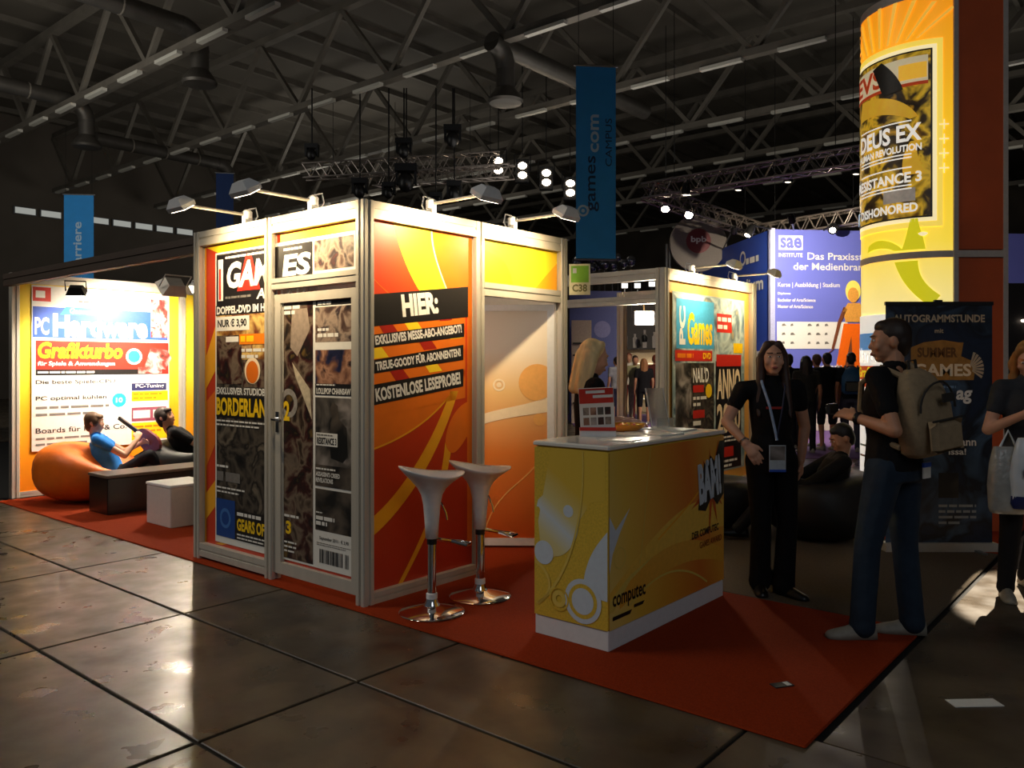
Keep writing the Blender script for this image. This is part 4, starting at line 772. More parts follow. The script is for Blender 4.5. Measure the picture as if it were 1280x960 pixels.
#==SECTION background
# ------------------------------------------------------------------ hanging banners
BBL = mat('banner_blue_fabric', (34, 140, 215), .7, 0, .05, 3); BNV = mat('banner_navy_print', (16, 46, 80), .7, 0, .05); BLT = mat('banner_pale_print', (170, 200, 222), .7, 0, .03)
def hang_banner(label, M, w_, h, m=BBL, zc=8.9):
    t = thing('hanging_banner', label, 'banner', M, 'blue hanging banners')
    vs = []; fs = []; N = 12
    for k in range(2):
        for i in range(N+1): vs.append((0 if k == 0 else w_, h*i/N, .02*math.sin(i*.9)*(1 if 0 < i < N else 0)))
    build('banner_cloth', MB().box(0, 0, -.004, w_, h, .004), m, t); build('top_pole', MB().tube([(-.04, h, 0), (w_+.04, h, 0)], .025, 8), ALUD, t); build('bottom_pole', MB().tube([(-.02, 0, 0), (w_+.02, 0, 0)], .02, 8), ALUD, t)
    top = zc-M.translation.z
    for x in (.05, w_-.05): build('hanging_wire', MB().tube([(x, h, 0), (x, top, 0)], .006, 5), BLKPL, t)
    return t, Sheet(t, .005, .003)
D = 16.
t, sh = hang_banner('tall bright blue hanging banner with sideways lettering above the doorway', frame(Vector(((720-640)/1011*D, D, 1.5+(455-324)/1011*D)), (1, .1, 0)), .80, 3.84)
sh.txt('games', .16+.3, .95, 1.1, .22, BNV, 2, .01, 0, PI/2); sh.txt('com', .46, 2.12, .75, .17, BLT, 2, .02, 0, PI/2); sh.txt('CAMPUS', .72, 1.85, .95, .13, BNV, 2, .0, 0, PI/2)
sh.ring('printed_swirl', .14, .96, .075, .115, BLT, 2); sh.disc('printed_spot', .14, .96, .035, BLT, 2); sh.poly('printed_tail', [(.24, .93), (.30, 1.04), (.2, 1.05)], BLT, 2)
D = 25.
t, sh = hang_banner('blue hanging banner at the far left before the daylight strip', frame(Vector(((80-640)/1011*D, D, 3.0)), (1, .12, 0)), .87, 3.75)
sh.txt('& Karriere', .52, .9, 2.0, .26, BLT, 2, .02, 0, PI/2)
D = 30.
hang_banner('small dark blue hanging banner behind the left booth lamps', frame(Vector(((270-640)/1011*D, D, 5.2)), (1, .2, 0)), .62, 3.4, mat('banner_deep_blue_fabric', (14, 52, 110), .7, 0, .05, 3))

# ------------------------------------------------------------------ blue media school stand
SD = 18.; SA = math.radians(6)
SX = Vector((math.cos(SA), math.sin(SA), 0)); SY = Vector((-math.sin(SA), math.cos(SA), 0)); SO = Vector((5.79, SD, 0))
BV = mat('violet_blue_panel', (104, 112, 204), .5, 0, .04, 1); BD = mat('royal_blue_panel', (40, 74, 176), .5, 0, .05, 1)
sb = thing('exhibition_booth', 'tall blue and violet media school stand behind the crowd', 'booth', frame(SO, SX))
build('front_wall', MB().box(0, .9, -.1, 7, 4.5, 0), BV, sb); build('front_base', MB().box(0, .0, -.1, 7, .9, .0), mat('white_lit_base', (236, 228, 214), .5), sb); build('side_wall', MB().box(-.02, 0, -6, .06, 4.5, -.1), BD, sb); build('corner_trim', MB().box(-.06, 0, -.06, .05, 4.52, .04), mat('pale_violet_trim', (170, 174, 210), .5), sb)
sh = Sheet(sb, .004, .004)
px = lambda u: (u-965)/1011*SD*1.02; pz = lambda v: 1.5+(455-v)/1011*SD
sh.rect('logo_plate', px(973), pz(312), px(1004), pz(294), WPRINT, 1); sh.txt('sae', px(975), pz(310), .5, .24, BV, 2, .03); sh.txt('INSTITUTE', px(973), pz(321), .56, .09, WPRINT, 1, .02)
sh.txt('Das Praxisstudium', px(1010), pz(324), 1.95, .16, WPRINT, 1, .012); sh.txt('der Medienbranche', px(992), pz(337), 2.0, .16, WPRINT, 1, .012); sh.txt('Kurse | Ausbildung | Studium', px(972), pz(360), 1.45, .13, WPRINT, 1, .01)
sh.txt('Diplome', px(972), pz(369), .3, .07, WPRINT, 1, .02); sh.txt('Bachelor of Arts/Science', px(972), pz(377), .88, .075, WPRINT, 1, .02); sh.txt('Master of Arts/Science', px(972), pz(385), .82, .075, WPRINT, 1, .02)
sh.rect('white_field', px(971), pz(436), px(1062), pz(402), WPRINT, 1)
for i in range(3):
    for j in range(6): 
        if j != 2: x = px(977)+j*.2; y = pz(430)+i*.2; sh.poly('small_mark', [(x, y), (x+.07+.02*((i+j) % 3), y+.01), (x+.06, y+.06), (x+.01, y+.05)], GREYP, 2)
# printed figure: plain generic silhouette of a standing woman
OSK = mat('amber_skin_print', (226, 160, 70), .5, 0, .1); OOR = mat('vivid_orange_print', (250, 110, 10), .5, 0, .04); BRW = mat('brown_print', (120, 66, 40), .5, 0, .08); PYE = mat('pale_yellow_print', (250, 230, 110), .5, 0, .04)
fx, fy = px(1071), pz(455)
sh.poly('printed_backdrop', [(px(1045), pz(475)), (px(1062), pz(418)), (px(1076), pz(418)), (px(1082), pz(475))], BRW, 2)
sh.poly('printed_trousers', [(fx-.26, pz(404)), (fx+.16, pz(404)), (fx+.2, pz(475)), (fx-.02, pz(475)), (fx-.08, pz(420)), (fx-.3, pz(475)), (fx-.5, pz(475))], OOR, 3)
sh.poly('printed_torso', [(fx-.22, pz(402)), (fx-.28, pz(388)), (fx-.16, pz(378)), (fx+.12, pz(378)), (fx+.22, pz(388)), (fx+.16, pz(402))], OSK, 4); sh.disc('printed_head', fx-.04, pz(368), .13, OSK, 5, .17); sh.disc('printed_hair', fx-.04, pz(363), .18, PYE, 4, .24); sh.stroke('printed_arm', [(fx-.22, pz(384)), (fx-.36, pz(402)), (fx-.52, pz(436))], (.1, .06), BRW, 4)
sh.stroke('printed_staff', [(fx-.5, pz(436)), (fx-.95, pz(456))], .02, BRW, 4); sh.txt('institute', px(1020), pz(466), .64, .22, WPRINT, 5, .03)
# side face prints
t = thing('stand_graphic', 'white lettering on the royal blue side wall of the media school stand', 'graphic', frame(SO-SX*.03+SY*6, -SY)); sh = Sheet(t, .003, .004)
sh.txt('sae', .7, 3.55, .9, .55, WPRINT, 1, .04); sh.lines(.7, 3.3, 1.6, 3.5, 1, WPRINT, 1, .8); sh.txt('Praxisstudium', 2.3, 3.2, 3.3, .32, WPRINT, 1, .03); sh.txt('Medienbranche', 2.2, 2.72, 2.9, .3, WPRINT, 1, .03); sh.ring('printed_ring', 4.4, 4.05, .12, .18, WPRINT, 1); sh.lines(4.6, 3.85, 5.5, 4.05, 1, WPRINT, 1, .7)
sh.lines(3.6, 1.95, 5.6, 2.05, 1, WPRINT, 1, .7); sh.rect('printed_box', 4.7, 1.2, 5.5, 1.8, WPRINT, 1); sh.rect('printed_box', 3.6, 1.2, 4.2, 1.8, WPRINT, 1); sh.disc('printed_spot', 5.1, 1.5, .12, DKR, 2, .2); sh.lines(3.8, .95, 4.8, 1.05, 1, WPRINT, 1, .7)
def stage_lamp(label, loc, tgt, power, bright=60, s_=.12, angle=100, col=HALO, grp=None, hold=None, blend=.6):
    lm_ = mat('stage_lens_%d' % bright, (255, 245, 225), .3, 0, .01, emit=(255, 240, 215), es=bright)
    loc = Vector(loc); M = Matrix.Translation(loc) @ (Vector(tgt)-loc).to_track_quat('-Z', 'Y').to_matrix().to_4x4()
    t = thing('stage_spotlight', label, 'spotlight', M, grp)
    build('lamp_can', MB().lathe([(s_*.6, s_*2.2), (s_*.9, s_*1.6), (s_, 0), (s_*1.02, -s_*.3)], 16), BLKPL, t, smooth=True); build('lens', MB().ell((0, 0, -s_*.05), (s_*.93, s_*.93, s_*.35), 14), lm_, t, smooth=True)
    build('yoke', MB().tube([(-s_*1.15, 0, s_*.5), (-s_*1.15, 0, s_*2.6), (s_*1.15, 0, s_*2.6), (s_*1.15, 0, s_*.5)], s_*.08, 6), BLKPL, t)
    if hold is not None: build('support_arm', MB().tube([(0, 0, s_*2.4), tuple(M.inverted() @ Vector(hold))], .02, 6), BLKPL, t)
    if power: spot('lamp_light', M @ Vector((0, 0, -s_*.6)), tgt, power, col, angle, blend, .04, t)
    return t
def at(u, v, d): return Vector(((u-640)/1011*d, d, 1.5+(455-v)/1011*d))
stage_lamp('bright spotlight on the truss above the round sign, left of the pair', at(832, 260, 18.3), at(820, 420, 16), 60, 60, .14, hold=at(832, 250, 18.3))
stage_lamp('bright spotlight on the truss above the round sign, right of the pair', at(861, 268, 18.7), at(880, 430, 14), 90, 60, .14, hold=at(861, 258, 18.7))
stage_lamp('spotlight glowing at the left top of the blue side wall', at(935, 293, 17.5), at(860, 430, 17), 160, 40, .1, hold=SO+UP*4.5)
stage_lamp('small spotlight beside the blue side wall top', at(917, 290, 18), SO+SY*3+UP*2, 0, 25, .07, hold=SO+SY*3+UP*4.48)
stage_lamp('spotlight glowing above the violet front wall', at(1041, 287, 17.6), at(1000, 560, 12), 60, 40, .1, 130, hold=SO+SX*1.2+UP*4.5)
stage_lamp('dark spotlight above the violet front wall, outside left', at(990, 276, 15.5), SO+SX*1.2+UP*1.8, 950, 10, .07, 140, hold=SO+SX*.5+UP*4.5)
for i, (u, v) in enumerate([(623, 207), (653, 213), (683, 222), (713, 235)]):
    t = thing('stage_spotlight', ['double spotlight far left of the row of four beside the tall banner', 'double spotlight second from left in the row of four', 'double spotlight third from left in the row of four', 'double spotlight touching the tall blue banner edge'][i], 'spotlight', Matrix.Translation(at(u, v, 24)), 'double spotlights left of the tall banner')
    build('housing', MB().box(-.2, .02, -.34, .2, .25, .34), BLKPL, t)
    for z in (-.14, .14): build('lens', MB().ell((0, 0, z), (.13, .05, .10), 12), mat('stage_lens_18', (255, 245, 225), .3, 0, .01, emit=(255, 232, 200), es=18), t, smooth=True)
    build('yoke', MB().tube([(-.24, .1, 0), (-.24, .1, .5), (.24, .1, .5), (.24, .1, 0)], .02, 6), BLKPL, t); build('hanging_rod', MB().tube([(0, .1, .5), (0, .1, 3.6)], .015, 6), BLKPL, t)
# moving heads hanging in the dark behind the booth
for i, (u, v, s_) in enumerate([(390, 190, .3), (505, 185, .36), (566, 170, .4), (450, 235, .36), (508, 222, .5), (486, 238, .3), (568, 238, .35), (545, 250, .28)]):
    t = thing('moving_head_light', 'dark hanging stage light %s' % ['at far left above the booth corner', 'high left of the pair over the booth corner', 'highest right of the pair over the booth corner', 'low over the booth corner with a red glow', 'largest, low over the slogan panel', 'small, beside the largest over the slogan panel', 'above the HIER panel lamp', 'lowest, touching the slogan panel lamp'][i], 'spotlight', Matrix.Translation(at(u, v, 22)), 'dark stage lights in the hall')
    build('base', MB().box(-s_*.6, -s_*.4, s_*.3, s_*.6, s_*.4, s_*.7), BLKPL, t); build('head', MB().ell((0, -.1, -s_*.3), (s_*.45, s_*.5, s_*.55), 12), BLKPL, t, smooth=True)
    for sx in (-1, 1): build('yoke_arm', MB().box(sx*s_*.5-.03, -.1, -s_*.4, sx*s_*.5+.03, .1, s_*.35), BLKPL, t)
    build('hanging_rod', MB().tube([(0, 0, s_*.7), (0, 0, 9-(1.5+(455-v)/1011*22))], .02, 6), BLKPL, t)
    if i == 3: build('indicator', MB().ell((.0, -s_*.5, -.1), (.06, .03, .06), 8), mat('red_indicator', (255, 40, 30), .4, 0, .02, emit=(255, 30, 20), es=3), t)
# lattice trusses
def lattice(label, p, q, w_=.32, rt=.025, n=None, hang=None):
    p = Vector(p); q = Vector(q); d = q-p; L = d.length; X = d.normalized(); Z = Vector((0, 0, 1)); Y = Z.cross(X).normalized(); Z = X.cross(Y)
    M = Matrix.Identity(4)
    for i in range(3): M[i][0] = X[i]; M[i][1] = Y[i]; M[i][2] = Z[i]; M[i][3] = p[i]
    t = thing('lattice_truss', label, 'truss', M, 'silver lattice trusses')
    TR = mat('truss_aluminium', (150, 140, 132), .35, .7, .06)
    k = w_/2; C = [(-k, -k), (k, -k), (k, k), (-k, k)]
    for y, z in C: build('chord', MB().tube([(0, y, z), (L, y, z)], rt, 6), TR, t)
    n = n or int(L/(w_*1.1)); s_ = L/n
    faces = [(C[0], C[1]), (C[1], C[2]), (C[2], C[3]), (C[3], C[0])]
    for f, (a, b) in enumerate(faces):
        first = build('lattice_bar', MB().tube([(0, *a), (s_/2, *b)], rt*.55, 5), TR, t); sec = build('lattice_bar', MB().tube([(s_/2, *b), (s_, *a)], rt*.55, 5), TR, t)
        for i in range(1, n): dup(first, t, Matrix.Translation((i*s_, 0, 0))); dup(sec, t, Matrix.Translation((i*s_, 0, 0)))
    if hang:
        for f in (.15, .85): 
            zt = 9-(p+d*f).z; M3 = M.to_3x3().inverted(); a = Vector((L*f, 0, k)); build('hanging_wire', MB().tube([tuple(a), tuple(a+M3 @ Vector((0, 0, zt)))], .008, 5), BLKPL, t)
lattice('long lattice truss rising to the right behind the yellow column', at(806, 240, 18), at(1095, 192, 15), hang=1)
lattice('lattice truss descending from the truss corner to the blue stand', at(808, 240, 18), at(950, 290, 20), hang=1)
lattice('lattice truss above the violet front wall top edge', at(950, 290, 20), at(1090, 268, 17.5), hang=1)
lattice('dim lattice truss carrying the dark stage lights', at(380, 215, 23), at(625, 200, 23), .4, hang=1)
lattice('low lattice truss just over the booth corner', at(470, 226, 24), at(640, 214, 22), .35, hang=1)
for i, (u, v) in enumerate([(857, 242), (923, 236), (985, 226), (1070, 216)]):
    stage_lamp('small spotlight %s under the long rising truss' % ['first', 'second', 'third', 'fourth'][i], at(u, v, 17), at(u-10, v+150, 17), 0, 2, .1, hold=at(u, v-14, 17))
# round sign on poles
t = thing('round_sign', 'white round sign with dark red disc on poles above the far stands', 'sign', Matrix.Translation(at(873, 304, 21)))
build('disc', MB().tube([(0, 0, 0), (0, .12, 0)], .74, 40), mat('matte_white_sign', (120, 112, 106), .6), t); build('red_disc', MB().tube([(0, -.02, .06), (0, 0, .06)], .32, 32), mat('maroon_print', (110, 30, 40), .5), t)
rs = bpy.data.objects.new('sign_face', None); COL.objects.link(rs); rs.parent = t; rs.matrix_local = frame(Vector((-.2, -.03, -.02)), (1, 0, 0))
Sheet(rs, 0).txt('bpb', 0, 0, .4, .2, WPRINT, 1, .03)
for x in (-.5, -.42): build('pole', MB().tube([(x-.3, .15, 0), (x-.3, .15, -4.5)], .03, 8), ALUD, t)
# reflective globes far behind the open frame
GLB = mat('dark_chrome_globe', (110, 112, 124), .12, .9, .1)
for i in range(15):
    u = 722+(i % 9)*8.5+R.uniform(-2, 2); v = (326 if i < 9 else 334)+R.uniform(-5, 5); s_ = R.uniform(.11, .17)
    t = thing('balloon', 'dark shiny balloon in the cluster above the open booth frame', 'balloon', Matrix.Translation(at(u, v, 23+R.uniform(-.6, .6))), 'dark shiny balloons above the open frame')
    build('skin', MB().ell((0, 0, 0), (s_, s_, s_*1.08), 14), GLB, t, smooth='all'); build('knot', MB().lathe([(.01, -s_*1.06), (.025, -s_*1.14)], 8), GLB, t); build('string', MB().tube([(0, 0, -s_*1.1), (.03, 0, -1.6)], .004, 4), GREYP, t)
for i, (u, v) in enumerate([(781, 357), (797, 357), (815, 355)]):
    t = thing('panel_lamp', 'small white lit panel lamp %s in the gap of the open frame' % ['left', 'middle', 'right'][i], 'lamp', Matrix.Translation(at(u, v, 25))); build('housing', MB().box(-.1, .02, -.08, .1, .06, .08), WHITE, t); build('lit_face', MB().box(-.09, .005, -.07, .09, .02, .07), mat('panel_lamp_glow', (255, 255, 250), .3, 0, .01, emit=(255, 252, 240), es=2), t); build('pole', MB().tube([(0, .04, -.08), (0, .04, -1)], .02, 6), ALUD, t)
# far stand seen through the open frame
fs_ = thing('exhibition_booth', 'dark distant stand with white silhouettes and lit shelves seen through the open frame', 'booth', frame(Vector((2.7, 25, 0)), (1, .0, 0)))
build('sign_wall', MB().box(.15, 1.95, -.1, 3.6, 3.4, 0), mat('charcoal_sign', (58, 52, 50), .6, 0, .1), fs_); build('lower_wall', MB().box(.15, 0, -.5, 3.6, 1.95, -.4), mat('warm_beige_wall', (206, 184, 150), .6), fs_)
sh = Sheet(fs_, .005, .005)
for k in range(7):
    x = .5+.3*k; h = .55-.06*(k % 3); sh.poly('printed_silhouette', [(x-.06, 2.0), (x+.06, 2.0), (x+.07, 2.0+h*.7), (x+.03, 2.0+h*.8), (x+.035, 2.0+h), (x-.035, 2.0+h), (x-.03, 2.0+h*.8), (x-.07, 2.0+h*.7)], mat('pale_silhouette_print', (170, 162, 156), .6), 1)
for k in range(6): build('shelf', MB().box(1.2, .4+.22*k, -.4, 3.5, .43+.22*k, -.1), mat('lit_white_shelf', (236, 230, 216), .5, 0, .03, emit=(255, 240, 210), es=.35), fs_)
stage_lamp('warm downlight over the lit shelves in the far stand', (4.0, 24.4, 2.2), (4.2, 24.8, .8), 60, 8, .08)
bp_ = build('folding_screen', MB().box(-.06, -.04, 0, 1.3, .04, 3.4), mat('dusk_blue_panel', (84, 92, 150), .6, 0, .06), None, TZ(1.55, 21, 0, .1)); tag(bp_, 'tall dusky blue display panel seen left through the open frame', 'panel')
build('printed_disc', MB().tube([(.8, -.045, 2.4), (.8, -.04, 2.4)], .22, 20), mat('lilac_print', (130, 130, 180), .6), bp_)
bq = build('display_shelf', MB().box(-.2, -.04, 0, .3, .04, 2.6), mat('cream_shelf_unit', (190, 170, 150), .6), None, TZ(1.7, 20.4, 0, 0)); tag(bq, 'narrow cream shelf unit beside the blond woman, far behind', 'shelf')
for k in range(6): build('shelf_board', MB().box(-.17, -.1, .5+.3*k, .27, -.04, .54+.3*k), BLKPL, bq)
# far right stand behind the column
fr_ = thing('exhibition_booth', 'dim distant stand with small lamps at the right edge behind the column', 'booth', frame(Vector((9.2, 15, 0)), (1, 0, 0)))
build('wall', MB().box(0, 0, -.2, 3, 3.0, 0), mat('dark_grey_stand', (46, 42, 42), .6), fr_); build('counter_base', MB().box(-.2, 0, .3, 3, .7, .6), mat('pale_counter', (180, 172, 160), .6), fr_)
for k in range(5): build('lamp_bead', MB().ell((.25+.14*k, 2.3-.1*(k % 2), .05), (.05, .03, .02), 8), mat('bead_glow', (255, 240, 220), .3, 0, .01, emit=(255, 235, 210), es=3), fr_)
# unseen spotlight added to make a bright patch on the aisle floor
stage_lamp('added unseen spotlight over the aisle right of the column', (6.2, 9.5, 7.5), (3.62, 4.95, 0), 16000, 10, .12, 11, blend=.15, hold=(6.2, 9.5, 12.2))
#==SECTION people
# ------------------------------------------------------------------ people
REM = []
SKIN = mat('skin_light', (206, 152, 122), .55, 0, .05, 14); SKIN2 = mat('skin_tan', (188, 134, 102), .55, 0, .05, 14)
SHOE_B = mat('black_shoe_leather', (18, 16, 16), .3); SHOE_G = mat('grey_sneaker', (136, 130, 118), .6, 0, .1); LIPS = mat('lips', (160, 82, 76), .4); EYEW = mat('eye_white', (228, 222, 214), .3); EYED = mat('eye_iris', (40, 30, 24), .2)
def cloth(name, col, r=.85): return mat(name, col, r, 0, .14, 14, bump=.35, bscale=22, spec=.2)
def remesh(name, mb, m, parent, vox, sm=4):
    o = build(name, mb, m, parent, smooth='all'); md = o.modifiers.new('r', 'REMESH'); md.mode = 'VOXEL'; md.voxel_size = vox; md.use_smooth_shade = True
    s_ = o.modifiers.new('s', 'SMOOTH'); s_.factor = .5; s_.iterations = sm; REM.append(o); return o
BASE = dict(pel=(0, 0, .96), wai=(0, .0, 1.10), che=(0, .01, 1.29), upp=(0, -.005, 1.42), nec=(0, 0, 1.50), head=(0, .025, 1.63),
    hipR=(.095, 0, .93), hipL=(-.095, 0, .93), kneR=(.105, .02, .50), kneL=(-.105, .02, .50), ankR=(.105, -.02, .085), ankL=(-.105, -.02, .085), toeR=(.125, .17, .035), toeL=(-.125, .17, .035),
    shoR=(.185, 0, 1.435), shoL=(-.185, 0, 1.435), elbR=(.235, -.03, 1.14), elbL=(-.235, -.03, 1.14), wriR=(.245, .06, .89), wriL=(-.245, .06, .89), hanR=(.24, .10, .80), hanL=(-.24, .10, .80))
def person(label, loc, psi, H=1.72, J={}, vox=.0075, hair='short', hairc=(50, 36, 26), shirt=(24, 24, 26), trous=(24, 24, 26), shoe=SHOE_B, skin=SKIN, girl=False, sleeve=.5, fat=1., yaw=0, pitch=0, group=None, coarse=False, legs=True, shorts=False, flare=.0, cname=''):
    t = thing('person', label, 'person', Matrix.Translation(loc) @ Matrix.Rotation(math.radians(psi), 4, 'Z'), group)
    s = H/1.75; P = {k: Vector(v)*s for k, v in BASE.items()}
    for k, v in J.items(): P[k] = Vector(v)
    if girl:
        for k in ('shoR', 'shoL'): 
            if k not in J: P[k].x *= .88
    hr = (P['hipR']-P['hipL']).normalized(); sr = (P['shoR']-P['shoL']).normalized()
    keys = ['pel', 'wai', 'che', 'upp', 'nec']
    if girl: dims = [(.158, .112), (.118, .09), (.142, .112), (.135, .085), (.055, .055)]
    else: dims = [(.158, .112), (.142, .105), (.168, .118), (.165, .09), (.06, .062)]
    def torso(mb, g, k0=0, k1=5, low=None, ex=1.):
        rings = []; n = 18; C = [P[k]*1 for k in keys]; D = list(dims)
        pts = []
        if low is not None: pts.append((C[0]+(C[0]-C[1]).normalized()*low*s, hr, (D[0][0]+.004, D[0][1]+.004), 0))
        for i in range(5): pts.append((C[i], hr.lerp(sr, i/3 if i < 3 else 1).normalized(), D[i], i))
        for idx, (c, r_, (rx, ry), i) in enumerate(pts):
            if i < k0 or i >= k1: continue
            a = pts[max(idx-1, 0)][0]; b = pts[min(idx+1, len(pts)-1)][0]; ax = (b-a).normalized(); r2 = (r_-ax*r_.dot(ax)).normalized(); f = ax.cross(r2)
            rings.append([tuple(c+r2*(rx*s*fat*ex+g)*math.cos(2*PI*q/n)+f*(ry*s*fat*ex+g)*math.sin(2*PI*q/n)) for q in range(n)])
        mb.loft(rings)
    HM = Matrix.Rotation(math.radians(yaw), 3, 'Z') @ Matrix.Rotation(math.radians(pitch), 3, 'X'); hc = P['head']
    def hp(x, y, z): return hc+HM @ (Vector((x, y, z))*s)
    B = MB()
    torso(B, -.014)
    for sd in 'RL':
        B.cone(P['sho'+sd], P['elb'+sd], .05*s, .04*s); B.cone(P['elb'+sd], P['wri'+sd], .041*s, .027*s)
        if legs: B.cone(P['hip'+sd], P['kne'+sd], .078*s, .054*s); B.cone(P['kne'+sd], P['ank'+sd], .054*s, .036*s)
    # neck, head
    B.cone(P['nec']-Vector((0, 0, .03))*s, hp(0, -.02, -.04), .057*s*(.88 if girl else 1), .052*s*(.88 if girl else 1))
    B.ell(hp(0, -.012, .025), (.076*s, .097*s, .10*s), 16, HM); B.ell(hp(0, .03, -.035), (.062*s, .066*s, .072*s), 14, HM); B.ell(hp(0, .055, -.088), (.034*s, .03*s, .026*s), 10, HM)
    B.cone(hp(0, .086, .012), hp(0, .101, -.024), .008*s, .0135*s, 8); B.ell(hp(0, .078, .034), (.052*s, .018*s, .014*s), 10, HM); B.ell(hp(0, .05, .0), (.066*s, .042*s, .06*s), 14, HM); B.ell(hp(0, .09, -.062), (.024*s, .012*s, .014*s), 8, HM)
    for x in (-1, 1): B.ell(hp(.078*x, -.012, -.005), (.012*s, .022*s, .034*s), 8, HM); B.ell(hp(.042*x, .068, -.025), (.026*s, .022*s, .024*s), 8, HM)
    # hands
    for sd in 'RL':
        w = P['wri'+sd]; h = P['han'+sd]; d = (h-w); d = d.normalized() if d.length > 1e-4 else Vector((0, 0, -1)); ref = Vector(P.get('pn'+sd, Vector((1 if sd == 'R' else -1, .15, .2)))); nrm = (ref-d*ref.dot(d)).normalized(); side = d.cross(nrm)
        if sd == 'L': side = -side
        B.cone(w, w+d*.075*s, .03*s, .034*s, 10, 1.15, .55, side)
        if coarse: B.cone(w+d*.07*s, w+d*.15*s, .032*s, .02*s, 8, 1.2, .5, side); continue
        for q, (o_, L) in enumerate(((-.030, .062), (-.010, .078), (.011, .074), (.031, .06))):
            a = w+d*.085*s+side*o_*s; b = a+(d*.55*L+side*o_*.12-nrm*.012)*s; c = b+(d*.42*L-nrm*.026)*s
            B.cone(a-d*.02*s, b, .0098*s, .0092*s, 8); B.cone(b, c, .0092*s, .0078*s, 8)
        a = w+(d*.03-side*.028)*s; b = a+(d*.035-side*.026-nrm*.008)*s; c = b+(d*.032-side*.006-nrm*.012)*s
        B.cone(a, b, .013*s, .011*s, 8); B.cone(b, c, .011*s, .009*s, 8)
    bo = remesh('body', B, skin, t, vox, 3)
    v2 = max(vox*1.3, .011)
    if trous:
        T = MB(); torso(T, .012, 0, 2, .10); 
        for sd in 'RL':
            T.cone(P['hip'+sd], P['kne'+sd], .096*s*fat, .073*s)
            if not shorts: e = P['ank'+sd]; T.cone(P['kne'+sd], e, .072*s, (.056+flare)*s); T.cone(e, e+(P['ank'+sd]-P['kne'+sd]).normalized()*.02, (.058+flare)*s, (.06+flare)*s)
        remesh('trousers', T, cloth('cloth_trousers_%d_%d_%d' % trous, trous), t, v2, 5)
    if shirt:
        T = MB(); torso(T, .016, 0, 4, .04); 
        T.cone(P['upp'], P['nec']-Vector((0, 0, .01)), .085*s, .062*s)
        for sd in 'RL':
            a, b = P['sho'+sd], P['elb'+sd]; T.cone(P['upp']*.6+a*.4, a, .075*s, .062*s)
            if sleeve <= 1: T.cone(a, a.lerp(b, sleeve), .064*s, .056*s, 12)
            else: T.cone(a, b, .064*s, .052*s); T.cone(b, b.lerp(P['wri'+sd], .95), .052*s, .042*s)
        remesh('shirt', T, cloth('cloth_shirt_%d_%d_%d' % shirt, shirt), t, v2, 4)
    if legs and shoe:
        for sd in 'RL':
            a = P['ank'+sd]; b = P['toe'+sd]; f = Vector((b.x-a.x, b.y-a.y, 0)); f = f.normalized() if f.length > .02 else Vector((0, 1, 0)); zz = min(a.z-.085*s, b.z-.035*s); r_ = Vector((f.y, -f.x, 0)); rings = []
            base = Vector((a.x, a.y, max(zz, 0)))
            dz = Vector((0, 0, (b.z-.035*s-max(zz, 0)-0)))
            for y, w_, h in ((-.075, .02, .05), (-.07, .034, .075), (-.03, .04, .095), (.03, .042, .085), (.09, .047, .062), (.15, .045, .048), (.185, .034, .038), (.2, .016, .026)):
                rings.append([tuple(base+f*y*s+dz*max(0, y/.2)+r_*w_*s*math.cos(q)+UP*h*s*(max(0, math.sin(q)) if math.sin(q) > 0 else 0)) for q in [2*PI*k/14 for k in range(14)]])
            build('shoe', MB().loft(rings), shoe, t, smooth='all')
    # face details
    if not coarse:
        for x in (-1, 1):
            e = build('eye', MB().ell(hp(.031*x, .0845, .012), (.0125*s, .008*s, .006*s), 10, HM), EYEW, t, smooth='all'); build('iris', MB().ell(hp(.031*x, .0905, .012), (.0055*s, .003*s, .0055*s), 8, HM), EYED, e, smooth='all')
            build('eyebrow', MB().cone(hp(.016*x, .094, .036), hp(.05*x, .082, .038), .0045*s, .003*s, 6), mat('hair_%d_%d_%d' % hairc, hairc, .55, 0, .2, 30, stretch=(1, 1, .15)), t)
        build('lips', MB().ell(hp(0, .098, -.064), (.021*s, .007*s, .009*s), 10, HM), LIPS, t, smooth='all')
    # hair
    hm_ = mat('hair_%d_%d_%d' % hairc, hairc, .5, 0, .25, 40, bump=.6, bscale=60, stretch=(1, 1, .12)); h = MB()
    h.ell(hp(0, -.026, .043), (.083*s, .096*s, .094*s), 16, HM); h.ell(hp(0, -.055, .0), (.074*s, .062*s, .085*s), 14, HM)
    if hair == 'short':
        h.ell(hp(0, .03, .085), (.06*s, .045*s, .04*s), 12, HM); h.ell(hp(0, -.06, -.045), (.055*s, .04*s, .05*s), 12, HM)
    elif hair == 'fringe':
        h.ell(hp(0, .055, .07), (.068*s, .045*s, .035*s), 12, HM); h.ell(hp(.06, .01, .01), (.03*s, .05*s, .06*s), 10, HM); h.ell(hp(-.06, .01, .01), (.03*s, .05*s, .06*s), 10, HM); h.ell(hp(0, -.06, -.05), (.065*s, .045*s, .06*s), 12, HM)
    else:
        ln = {'long': .40, 'bob': .25, 'curly': .34}[hair]
        for x in ((-1, 1) if hair != 'bob' else ()):
            h.cone(hp(.035*x, .04, .10), hp(.078*x, .018, .03), .030*s, .026*s); h.cone(hp(.078*x, .015, .03), hp(.083*x, .005, -.10), .026*s, .03*s); h.cone(hp(.083*x, .005, -.10), hp(.10*x, .03, -ln+.06), .032*s, .028*s); h.cone(hp(.10*x, .03, -ln+.06), hp(.105*x, .06, -ln), .027*s, .012*s)
